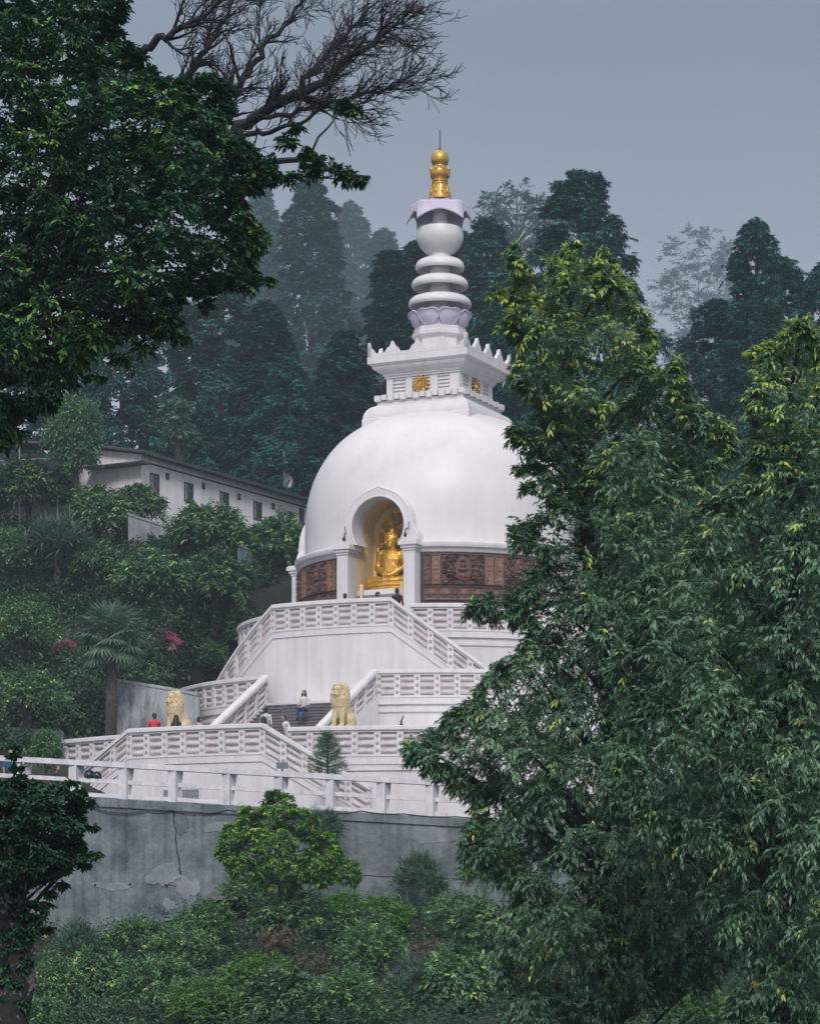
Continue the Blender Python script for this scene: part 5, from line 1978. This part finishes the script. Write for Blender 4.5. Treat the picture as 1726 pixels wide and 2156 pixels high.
# ---- conifers on the foggy slope
def conifer_mesh(seed, H, Rb, expo, puff, nc, tip=.0, lobes=0):
    """cedar crown of drooping clumps; local z up from the ground"""
    r_ = np.random.default_rng(seed)
    nm = nc // 6
    z = 1 - (np.arange(nm) + r_.uniform(0, 1, nm)) / nm * .98
    prof = (1 - z) ** expo
    prof = prof * (1 + .14 * np.sin(z * 23 + seed) + r_.uniform(-.2, .14, nm)) + tip * (z < .985)
    a = np.arange(nm) * 2.39996 + r_.uniform(-.5, .5, nm)
    rad = Rb * prof * r_.uniform(.66, .98, nm)
    M0 = np.stack([rad * np.cos(a), rad * np.sin(a), z * H], -1)
    MR = puff * (.45 + .75 * (1 - z) ** .7) * r_.uniform(.8, 1.25, nm)
    u = nrmz(r_.normal(size=(nm, 6, 3)) + np.array([0, 0, .5]) + nrmz(M0 * np.array([1, 1, 0]))[:, None] * .8)
    C = (M0[:, None] + u * (MR * .75)[:, None, None] * np.array([1, 1, .8])).reshape(-1, 3)
    Rr = np.repeat(MR * .62, 6)
    tofs = np.repeat(r_.uniform(-.22, .34, nm), 6 * 10 * 10 * 2)
    V, F, T = sprays(r_, C, Rr, 10, 10, .36, .36, out=1.2, up=.55, droop=.5, hang=.55, centre=np.array([0, 0, H * .45]), start=.3, side=.7)
    T = np.clip(T + tofs, 0, 1)
    return V, F, T


def trunk_mesh(H, r):
    m_ = MB()
    m_.tube([(0, 0, -.5), (.05, 0, H * .3), (0, .05, H * .7), (0, 0, H * .97)], [r, r * .8, r * .45, r * .1], 8)
    me = bpy.data.meshes.new('trunk')
    me.from_pydata(m_.v, [], m_.f)
    me.materials.append(BARK)
    return me


CH = 30.0
CON = {}
for key, (seed, Rb, expo, puff, nc, tip) in dict(spire=(1, 3.4, .56, 1.05, 900, .03), broad=(2, 5.2, .55, 1.3, 1000, .05), round=(3, 5.6, .48, 1.3, 1000, .04), lanky=(4, 2.8, .75, .95, 700, .06)).items():
    V, F, T = conifer_mesh(seed, CH, Rb, expo, puff, nc, tip)
    CON[key] = (np_mesh('crown', V, F, L_CONIF, T), trunk_mesh(CH, .4))


def conifer(px, ptop, Y, kind, wscale, label, rot=0, base=None):
    top = P(px, ptop, Y)
    bz = float(ground_z(top.x, Y)) if base is None else base
    H = top.z - bz
    t = thing('cedar_tree', label, 'tree', (top.x, Y, bz), 'tall cedars on the foggy slope', rot)
    t.scale = (wscale, wscale, H / CH)
    link('crown', CON[kind][0], t)
    link('trunk', CON[kind][1], t)
    return t


for a in (
    (655, 378, 320, 'spire', 1.8, 'tallest grey green cedar, rising left of the stupa spire', .3),
    (548, 400, 480, 'spire', 2.3, 'pale foggy cedar half hidden by the leafy branch tips', 1.2),
    (738, 432, 640, 'spire', 3.1, 'palest slender cedar between the tallest cedar and the spire', 2.1),
    (806, 486, 600, 'lanky', 3.0, 'faint small cedar tip just left of the spire rings', .7),
    (826, 532, 178, 'lanky', 1.25, 'dark cedar left of the harmika, second nearest the spire', 2.7),
    (884, 512, 183, 'lanky', 1.35, 'dark cedar directly behind the lowest spire ring', 3.9),
    (972, 492, 190, 'lanky', 1.1, 'dark cedar directly right of the stupa vase', 1.9),
    (1024, 468, 176, 'spire', 1.1, 'dark cedar between the stupa spire and the open tree', 5.2),
    (1082, 560, 158, 'spire', 1.15, 'dark cedar behind the right corner of the harmika', .9),
    (1220, 370, 138, 'round', .78, 'dense dark cedar with blunt top behind the tall glossy tree', 1.4),
    (1592, 468, 141, 'spire', .74, 'dark cedar with a narrow upright tip at the right', 2.2),
    (1650, 552, 138, 'round', .52, 'dark rounded cedar just right of the narrow tipped one', 4.4),
    (1505, 640, 134, 'broad', .62, 'low broad dark cedar bulging out into the fog', 3.3),
    (1590, 640, 131, 'round', .60, 'bushy dark cedar behind the second glossy tree', 1.1),
    (1738, 560, 137, 'broad', .66, 'dark cedar cut by the frame edge', 5.9),
    (470, 590, 178, 'broad', .95, 'broad drooping cedar above the house roof', 2.9),
    (375, 640, 200, 'broad', .9, 'drooping cedar behind the house chimney', .2),
    (255, 690, 165, 'broad', .70, 'blue green cedar behind the left end of the house', 4.1),
    (150, 700, 172, 'broad', .75, 'dark blue cedar between the leafy tree and the shed', 5.0),
    (560, 640, 168, 'spire', .95, 'dark narrow cedar left of the tallest cedar', 3.6),
    (725, 700, 158, 'spire', .85, 'short dark cedar close behind the left shoulder of the dome', .5),
    (20, 690, 180, 'broad', .9, 'dark cedar hidden behind the leafy tree at the frame edge', 1.7),
    (610, 760, 160, 'broad', .62, 'low full cedar right behind the house roof end', 2.4),
):
    conifer(*a)


def open_tree(name, label, px, ptop, pbot, pw, Y, seed, k, leaf, wid=.3, L=.42, nl=26):
    r_ = np.random.default_rng(seed)
    top, bot = P(px, ptop, Y), P(px, pbot, Y)
    bz = float(ground_z(top.x, Y))
    Hc = (top.z - bot.z)
    rx = pw * Y / FPX / 2
    n = nl * 3
    u = r_.normal(size=(n, 3))
    u = nrmz(u) * r_.uniform(.35, 1, (n, 1)) ** .5
    C = np.stack([top.x + u[:, 0] * rx, Y + u[:, 1] * rx, bot.z + Hc * (.52 + .46 * u[:, 2])], -1)
    Rr = np.full(n, rx * .2) * r_.uniform(.7, 1.2, n)
    tk = [Vector((top.x, Y, bz)), Vector((top.x + .2, Y, bot.z)), Vector((top.x, Y, bot.z + Hc * .4)), Vector((top.x, Y, bot.z + Hc * .9))]
    return big_tree(name, label, 'tree', (C, Rr), tk, [.35, .28, .2, .05], leaf, BARK, k, 6, L, wid, r_, n, .06, out=.6, up=.2, droop=.2, lay=.45, hang=.15, centre=np.array([top.x, Y, bot.z + Hc * .3]), tw=.03)


open_tree('open_tree', 'open branched grey tree between the spire and the blunt dark cedar', 1088, 376, 580, 170, 430, 31, 6, L_CONIF, .35, .9, 34)
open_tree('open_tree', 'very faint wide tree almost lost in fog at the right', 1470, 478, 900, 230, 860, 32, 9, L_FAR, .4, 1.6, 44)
open_tree('open_tree', 'pale leaved slender tree in front of the cedars above the house', 372, 826, 960, 80, 152, 33, 5, L_PALE, .45, .34, 16)

# ---- garden trees and shrubs on the slope left of the stupa
def shrub_mesh(seed, n, k, mlf, L, W, flat=.85, whole=False, **kw):
    r_ = np.random.default_rng(seed)
    u = nrmz(r_.normal(size=(n, 3)))
    if not whole: u[:, 2] = np.abs(u[:, 2]) * 1.15 - .28
    rad = r_.uniform(.55, .88, (n, 1))
    C = u * rad * np.array([1, 1, flat])
    Rr = r_.uniform(.24, .40, n)
    return sprays(r_, C, Rr, k, mlf, L, W, centre=np.array([0, 0, -.1]), **kw)


SH = {}
for i in range(4):
    SH['camellia%d' % i] = [np_mesh('crown', *(lambda q: (q[0], q[1], L_SHRUB, q[2]))(shrub_mesh(60 + i, 70, 16, 8, .145, .40, .9, out=1.15, up=.45, droop=.3, hang=.15, young=lambda s, u: .22 + 0 * u)))]
    SH['fine%d' % i] = [np_mesh('crown', *(lambda q: (q[0], q[1], L_GROUND, q[2]))(shrub_mesh(80 + i, 62, 14, 10, .085, .45, .8, out=.9, up=.45, droop=.2, hang=.15, young=lambda s, u: .12 + 0 * u)))]
SH['dense'] = [np_mesh('crown', *(lambda q: (q[0], q[1], L_GROUND, q[2]))(shrub_mesh(96, 120, 18, 10, .085, .5, 1.2, whole=True, out=.9, up=.4, droop=.15, hang=.2, young=lambda s, u: .12 + 0 * u)))]
SH['pale'] = [np_mesh('crown', *(lambda q: (q[0], q[1], L_PALE, q[2]))(shrub_mesh(91, 60, 14, 9, .09, .45, 1.15, out=.9, up=.4, droop=.15, hang=.2)))]
SH['pink'] = [np_mesh('crown', *(lambda q: (q[0], q[1], L_PINK, q[2]))(shrub_mesh(92, 40, 9, 8, .15, .7, .8, out=.9, up=.3, droop=.1, hang=.1)))]
SH['bright'] = [np_mesh('crown', *(lambda q: (q[0], q[1], L_BRIGHT, q[2]))(shrub_mesh(93, 60, 13, 9, .10, .5, .8, out=.9, up=.5, droop=.2, hang=.15)))]
SH['dry'] = [np_mesh('crown', *(lambda q: (q[0], q[1], L_DRY, q[2]))(shrub_mesh(94, 36, 8, 9, .14, .28, .7, out=.7, up=.2, droop=.6, hang=.5)))]
SH['grass'] = [np_mesh('crown', *(lambda q: (q[0], q[1], L_PALE, q[2]))(shrub_mesh(95, 34, 16, 6, .34, .1, .9, out=.5, up=1.3, droop=.25, hang=-.4, start=.2)))]
_st = MB()
for s_ in range(3):
    _st.tube([(.05 * s_, 0, -1.2), (.03 + .05 * s_, .02 * s_, -.5), (.3 * math.cos(s_ * 2.1), .3 * math.sin(s_ * 2.1), .25)], [.075, .06, .02], 6)
STEM = bpy.data.meshes.new('trunk')
STEM.from_pydata(_st.v, [], _st.f)
STEM.materials.append(BARK)


def shrub(name, label, px, py, rpx, Y, kind, group, sz=1.0, cat='shrub', stem=True):
    lift = .9 if name == 'garden_tree' else .62
    cand = np.linspace(Y - 14, min(Y + 14, 88.3), 120) if Y < 90 else np.linspace(max(Y - 12, 103), Y + 12, 100)
    if Y != 95.5 and Y != 136:
        gap = [abs((HY - py) * q / FPX - rpx * q / FPX * sz * lift - float(ground_z((px - CX) * q / FPX, q))) for q in cand]
        Y = float(cand[int(np.argmin(gap))])
    c = P(px, py, Y)
    r = rpx * Y / FPX * (1.12 if name == 'bush' else 1)
    bz = float(ground_z(c.x, Y))
    t = thing(name, label, cat, (c.x, Y, c.z), group, rg.uniform(0, 6.28))
    t.scale = (r, r, r * sz * (1.15 if name == 'bush' else 1))
    link('crown', SH[kind][0], t)
    if stem and name != 'bush':
        q = link('trunk', STEM, t)
        q.scale = (1, 1, max(1.0, (c.z - bz + .3) / (r * sz) / 1.2))
    return t


GH = 'clipped garden trees on the slope left of the stupa'
for a in (
    ('garden_tree', 'rounded pale green tree standing alone above the house gable', 157, 915, 62, 136, 'dense', GH, 1.15),
    ('garden_tree', 'large dark camellia at the far left below the shed', 60, 1035, 92, 128, 'camellia0', GH, .8),
    ('garden_tree', 'twin crowned dark camellia directly below the house gable', 215, 1085, 72, 127, 'camellia1', GH, .95),
    ('garden_tree', 'dark camellia leaning against the first house window', 292, 1070, 58, 131, 'camellia2', GH, .95),
    ('garden_tree', 'full round camellia under the second and third house windows', 440, 1125, 82, 128, 'camellia3', GH, .95),
    ('garden_tree', 'round camellia with visible stems touching the left side of the dome', 585, 1145, 66, 127, 'camellia0', GH, 1.0),
    ('garden_tree', 'dark spreading shrub right below the pale slope wall', 320, 1215, 76, 122, 'camellia1', GH, .85),
    ('garden_tree', 'dark tall shrub left of the bluish slope wall', 455, 1235, 78, 122, 'camellia2', GH, 1.1),
    ('garden_tree', 'dark shrub filling the gap between palm and upper stair', 500, 1330, 62, 117, 'camellia3', GH, 1.0),
    ('garden_tree', 'grey green willowy shrub left of the palm crown', 118, 1165, 78, 124, 'grass', GH, 1.0),
    ('garden_tree', 'dark shrub above the palm crown', 205, 1190, 56, 123, 'camellia3', GH, .9),
    ('garden_tree', 'dark bush cut by the frame edge below the large camellia', 8, 1170, 72, 122, 'fine0', GH, 1.0),
    ('garden_tree', 'green bush at the frame edge beside the palm trunk', 45, 1330, 84, 115, 'fine1', GH, .95),
    ('garden_tree', 'lowest dark bush at the frame edge above the low grey wall', 60, 1470, 92, 110.5, 'fine2', GH, .75),
    ('garden_tree', 'small leafy bush under the pink blossoms', 420, 1385, 62, 115.5, 'fine3', GH, .8),
    ('blossom_shrub', 'larger pink blossoming shrub right of the palm', 343, 1355, 36, 114.5, 'pink', 'pink blossoming shrubs', .9),
    ('blossom_shrub', 'small pink blossoming shrub left of the palm', 140, 1368, 26, 114.5, 'pink', 'pink blossoming shrubs', .9),
):
    shrub(*a)

# windmill palm
def palm(label, px, py, pbot, Y, rpx, seed):
    r_ = np.random.default_rng(seed)
    c = P(px, py, Y)
    b = P(px, pbot, Y)
    t = thing('palm_tree', label, 'tree', (b.x, Y, b.z), None)
    L = rpx * Y / FPX
    pts = [b + Vector((0, 0, -2)), b.lerp(c, .5) + Vector((.05, 0, 0)), c]
    m_ = MB().tube(pts, [.26, .24, .2], 10)
    for i in range(60):
        z = i / 60
        p = b.lerp(c, .25 + .75 * z)
        a = i * 2.4
        m_.tube([p + Vector((.2 * math.cos(a), .2 * math.sin(a), 0)), p + Vector((.33 * math.cos(a), .33 * math.sin(a), .12))], [.04, .01], 4)
    m_.build('trunk', BARK, t, smooth=50)
    Vs, Fs, Ts = [], [], []
    o = 0
    for i in range(34):
        a = i * 2.39996
        el = R(78) - (i / 34) * R(125)
        d = Vector((math.cos(a) * math.cos(el), math.sin(a) * math.cos(el), math.sin(el)))
        pet = L * .52
        h = c + d * pet + Vector((0, 0, -.08 * L))
        q = MB().tube([c, c + d * pet * .5 + Vector((0, 0, .02 * L)), h], [.02, .016, .012], 4)
        vv, ff = np.array(q.v), np.array([f_[:3] for f_ in q.f] + [(f_[0], f_[2], f_[3]) for f_ in q.f if len(f_) == 4])
        Vs.append(vv); Fs.append(ff + o); Ts.append(np.full(len(ff), .4)); o += len(vv)
        sd_ = d.cross(Vector((0, 0, 1)))
        sd_ = sd_.normalized() if sd_.length > .1 else Vector((1, 0, 0))
        nB = 15
        base = np.repeat(np.array([tuple(h)]), nB, 0)
        ang = np.linspace(-1.75, 1.75, nB)
        dv = np.array([tuple(d * math.cos(x) + sd_ * math.sin(x) + Vector((0, 0, -.18 - .12 * abs(x)))) for x in ang])
        up_ = np.repeat(np.array([tuple(sd_.cross(d) + Vector(r_.normal(size=3) * .2))]), nB, 0)
        LL = np.full(nB, L * .52) * r_.uniform(.85, 1.1, nB)
        v2, f2 = leaf_mesh(base, nrmz(dv), up_, LL, np.full(nB, L * .075), .2, .12)
        Vs.append(v2); Fs.append(f2 + o); Ts.append(np.repeat(r_.uniform(.15, .75, nB), 2)); o += len(v2)
    np_child('frond_crown', np.concatenate(Vs), np.concatenate(Fs), L_PALE, np.concatenate(Ts), t)
    return t


palm('windmill palm with thick dark trunk left of the streaked wall', 232, 1335, 1545, 109.6, 92, 41)

# small trees by the road
shrub('garden_tree', 'small round tree beside the fence at the far left', 98, 1578, 34, 95.5, 'dense', None, 1.1)


def pine(label, px, ptop, pbot, Y, wpx, seed):
    r_ = np.random.default_rng(seed)
    a, b = P(px, ptop, Y), P(px, pbot, Y)
    H = a.z - b.z
    t = thing('pine_tree', label, 'tree', (b.x, Y, b.z), None)
    m_ = MB().tube([b + Vector((0, 0, -.6)), b.lerp(a, .6), a], [.06, .04, .01], 6)
    C, Rr = [], []
    for i in range(12):
        z = .12 + .85 * i / 12
        for q in range(5):
            an = q * 1.2566 + i * .9 + r_.uniform(-.3, .3)
            rad = wpx * Y / FPX * .5 * (1 - z) ** .75 + .05
            c0 = b + Vector((0, 0, H * z))
            for s_ in (.45, .85):
                C.append(tuple(c0 + Vector((math.cos(an) * rad * s_, math.sin(an) * rad * s_, .05 + .10 * s_))))
                Rr.append(.17)
            m_.tube([c0, c0 + Vector((math.cos(an) * rad, math.sin(an) * rad, .14))], [.015, .005], 4)
    m_.build('trunk', BARK, t)
    V, F, T = sprays(r_, C, Rr, 6, 7, .12, .14, out=.8, up=.5, droop=.1, lay=.6, hang=-.1, centre=np.array(b) + np.array([0, 0, H * .4]))
    np_child('crown', V, F, L_SHRUB, T, t)


pine('small young pine standing before the lower double stair', 690, 1548, 1640, 93.5, 84, 51)

# ---- shrubs at the foot of the wall
GW = 'bushes below the grey retaining wall'
for a in (
    ('bush', 'dark bush left of the small stone steps, topmost of the left bushes', 290, 1985, 62, 78, 'fine0', GW, .9),
    ('bush', 'pale yellowish bush at the wall foot beside the mottled trunk', 160, 2000, 44, 76, 'grass', GW, 1.1),
    ('bush', 'dark bush climbing the wall just right of the stone steps', 520, 1885, 58, 82, 'fine1', GW, 1.0),
    ('bush', 'dark green bush overhanging the stone steps', 435, 1955, 66, 79, 'fine2', GW, .85),
    ('bush', 'bright low bush at the wall foot right of the spreading tree', 720, 1915, 50, 82, 'bright', GW, .8),
    ('bush', 'bright green bush below the feathery bamboo clump', 800, 1935, 62, 79, 'bright', GW, .8),
    ('bush', 'feathery bright bamboo clump in front of the wall', 885, 1868, 46, 84, 'grass', GW, 1.3),
    ('bush', 'green bush right of the feathery bamboo clump', 955, 1935, 60, 77, 'fine3', GW, 1.0),
    ('bush', 'bright leafy bush partly behind the tall glossy tree', 1035, 1830, 62, 70, 'bright', GW, 1.05),
    ('bush', 'brown withered fern below the spreading tree', 590, 1985, 44, 76, 'dry', GW, 1.0),
    ('bush', 'second withered brown fern, lower than the first', 650, 2030, 38, 73, 'dry', GW, .9),
    ('bush', 'withered brown scrub below the bamboo clump', 900, 2010, 52, 72, 'dry', GW, .8),
    ('bush', 'spiky grass tuft behind the spreading tree', 680, 1755, 40, 83, 'grass', GW, 1.0),
    ('bush', 'light green bush at the lower left near the mottled trunk', 110, 2090, 72, 66, 'fine2', GW, .95),
    ('bush', 'yellow green bush at the bottom left', 545, 2070, 70, 66, 'bright', GW, .9),
    ('bush', 'broad leaved pale bush at the bottom beside the tall glossy tree', 960, 2080, 84, 56, 'camellia2', GW, .95),
    ('bush', 'dark bush in the middle of the bottom edge', 720, 2110, 84, 60, 'fine3', GW, .9),
    ('bush', 'dark bush at the bottom between the light and yellow ones', 330, 2090, 84, 64, 'fine1', GW, .95),
    ('bush', 'dark glossy bush beneath the trunk of the spreading tree', 610, 1940, 72, 78, 'camellia1', GW, .8),
    ('bush', 'leafy bush right below the stone steps', 385, 2010, 70, 74, 'fine3', GW, .85),
    ('bush', 'dark bush below the two withered ferns', 600, 2110, 76, 64, 'camellia3', GW, .9),
    ('bush', 'pale green bush between the withered scrub and the broad leaved bush', 880, 2090, 72, 62, 'grass', GW, .8),
    ('bush', 'green bush between the ferns and the withered scrub', 780, 2010, 74, 71, 'fine0', GW, .9),
    ('bush', 'dark bush beside the base of the mottled trunk', 200, 2060, 66, 69, 'camellia2', GW, .9),
    ('bush', 'bright green bush lowest at the bottom beside the yellow green one', 430, 2120, 74, 61, 'bright', GW, .75),
    ('bush', 'small dark bush at the bottom left corner by the mottled trunk', 80, 2150, 60, 60, 'fine1', GW, .9),
    ('bush', 'dark bush under the bright leafy bush by the tall glossy tree', 1020, 1960, 66, 70, 'camellia0', GW, .9),
    ('bush', 'dark bush at the wall foot between the spreading tree and bamboo clump', 760, 1960, 54, 76, 'camellia3', GW, .8),
    ('bush', 'pale bush at the bottom edge under the right tree crowns', 1250, 2130, 66, 52, 'fine2', GW, .7),
    ('bush', 'yellow green bush at the bottom right between the two trunks', 1480, 2130, 60, 48, 'bright', GW, .7),
    ('bush', 'bright bush under the tall glossy tree at the bottom', 1390, 2110, 82, 50, 'bright', GW, .75),
):
    shrub(*a)


# ---- undergrowth as one uncountable mass
def undergrowth(name, n, xr, yr, L, seed, hi, lo=0.0, mask=None, k=8, m=8, bank=None):
    r_ = np.random.default_rng(seed)
    y = r_.uniform(yr[0], yr[1], n)
    x = np.array([r_.uniform(*xr(q)) for q in y])
    z = ground_z(x, y)
    ok = np.ones(n, bool) if mask is None else mask(x, y)
    x, y, z = x[ok], y[ok], z[ok]
    if bank is not None:
        x, y, z = np.concatenate([x, bank[0]]), np.concatenate([y, bank[1]]), np.concatenate([z, bank[2]])
    hh = lo + (hi - lo) * vnoise(x * .45 + 90, y * .3 + 90, seed) ** 1.3
    C = np.stack([x, y, z + hh * r_.uniform(.4, 1, len(x))], -1)
    Rr = r_.uniform(.4, 1.0, len(x))
    V, F, T = sprays(r_, C, Rr, k, m, L, .42, out=.0, up=.7, droop=.3, hang=.2, young=lambda s, u: .03 + .3 * (vnoise(s[:, 0] * .5 + 9, s[:, 1] * .5 + s[:, 2] * .5 + 9, 4) > .68))
    g_ = np.repeat((vnoise(x * .5 + 40, y * .35 + 40, seed + 1) - .5) * .5 + r_.normal(0, .05, len(x)), k * m * 2)
    o = link(name, np_mesh(name, V, F, L_UNDER, np.clip(T + np.where(T < .66, g_, 0), 0, 1)))
    tag(o, kind='stuff')
    return o


rb_ = np.random.default_rng(77)
bx = rb_.uniform(-21, -13.2, 420)
by = rb_.uniform(111.0, 112.2, 420)
ang = R(1) * rb_.uniform(69, 125, 520)
rr_ = rb_.uniform(12.9, 13.4, 520)
cx2, cy2 = AX - rr_ * np.sin(ang), AY - rr_ * np.cos(ang)
cz2 = 7.0 + (np.clip(ground_z(AX - 14 * np.sin(ang), AY - 14 * np.cos(ang)), 7, 30) - 7.0) * rb_.uniform(0, 1, 520)
BANK = (np.concatenate([bx, cx2]), np.concatenate([by, cy2]), np.concatenate([rb_.uniform(6.6, 11.0, 420), cz2]))
tag(undergrowth('undergrowth', 1500, lambda y: (-.17 * y, .22 * y), (47, 88.4), .15, 71, .6, .0, k=9), 'dense mixed undergrowth in the dip below the grey wall', 'undergrowth')
tag(undergrowth('slope_undergrowth', 1700, lambda y: (-.175 * y, -.05 * y), (104, 139), .22, 72, .5, .0, bank=BANK, mask=lambda x, y: (np.hypot(x - AX, y - AY) > 13.4) & ((np.hypot(x - AX, y - AY) > 20.6) | (y > 112.3))), 'dark undergrowth covering the slope left of the stupa', 'undergrowth')

tag(undergrowth('slope_undergrowth', 900, lambda y: (.02 * y, .26 * y), (112, 150), .34, 73, .7, .0, k=7, mask=lambda x, y: (np.hypot(x - AX, y - AY) > 20.6) | ((y > 113) & (np.hypot(x - AX, y - AY) > 13.4))), 'dark undergrowth on the slope right of the stupa', 'undergrowth')

# ------------------------------------------------------------------ haze
hm = bpy.data.materials.new('haze')
hm.use_nodes = True
t = hm.node_tree
t.nodes.clear()
ho = t.nodes.new('ShaderNodeOutputMaterial')
hv = t.nodes.new('ShaderNodeVolumePrincipled')
hv.inputs['Color'].default_value = (.40, .51, .585, 1)
hv.inputs['Density'].default_value = HAZE_DENSITY
hv.inputs['Anisotropy'].default_value = .2
t.links.new(hv.outputs[0], ho.inputs['Volume'])
ztop = max((o.matrix_world @ Vector(c)).z for o in COL.objects if o.type == 'MESH' for c in o.bound_box) if False else 78.0
hz = MB().box(-520, 520, -40, 950, -9, 290).build('haze', hm)
tag(hz, 'pale blue mist hanging over the whole hillside', 'haze', kind='stuff')
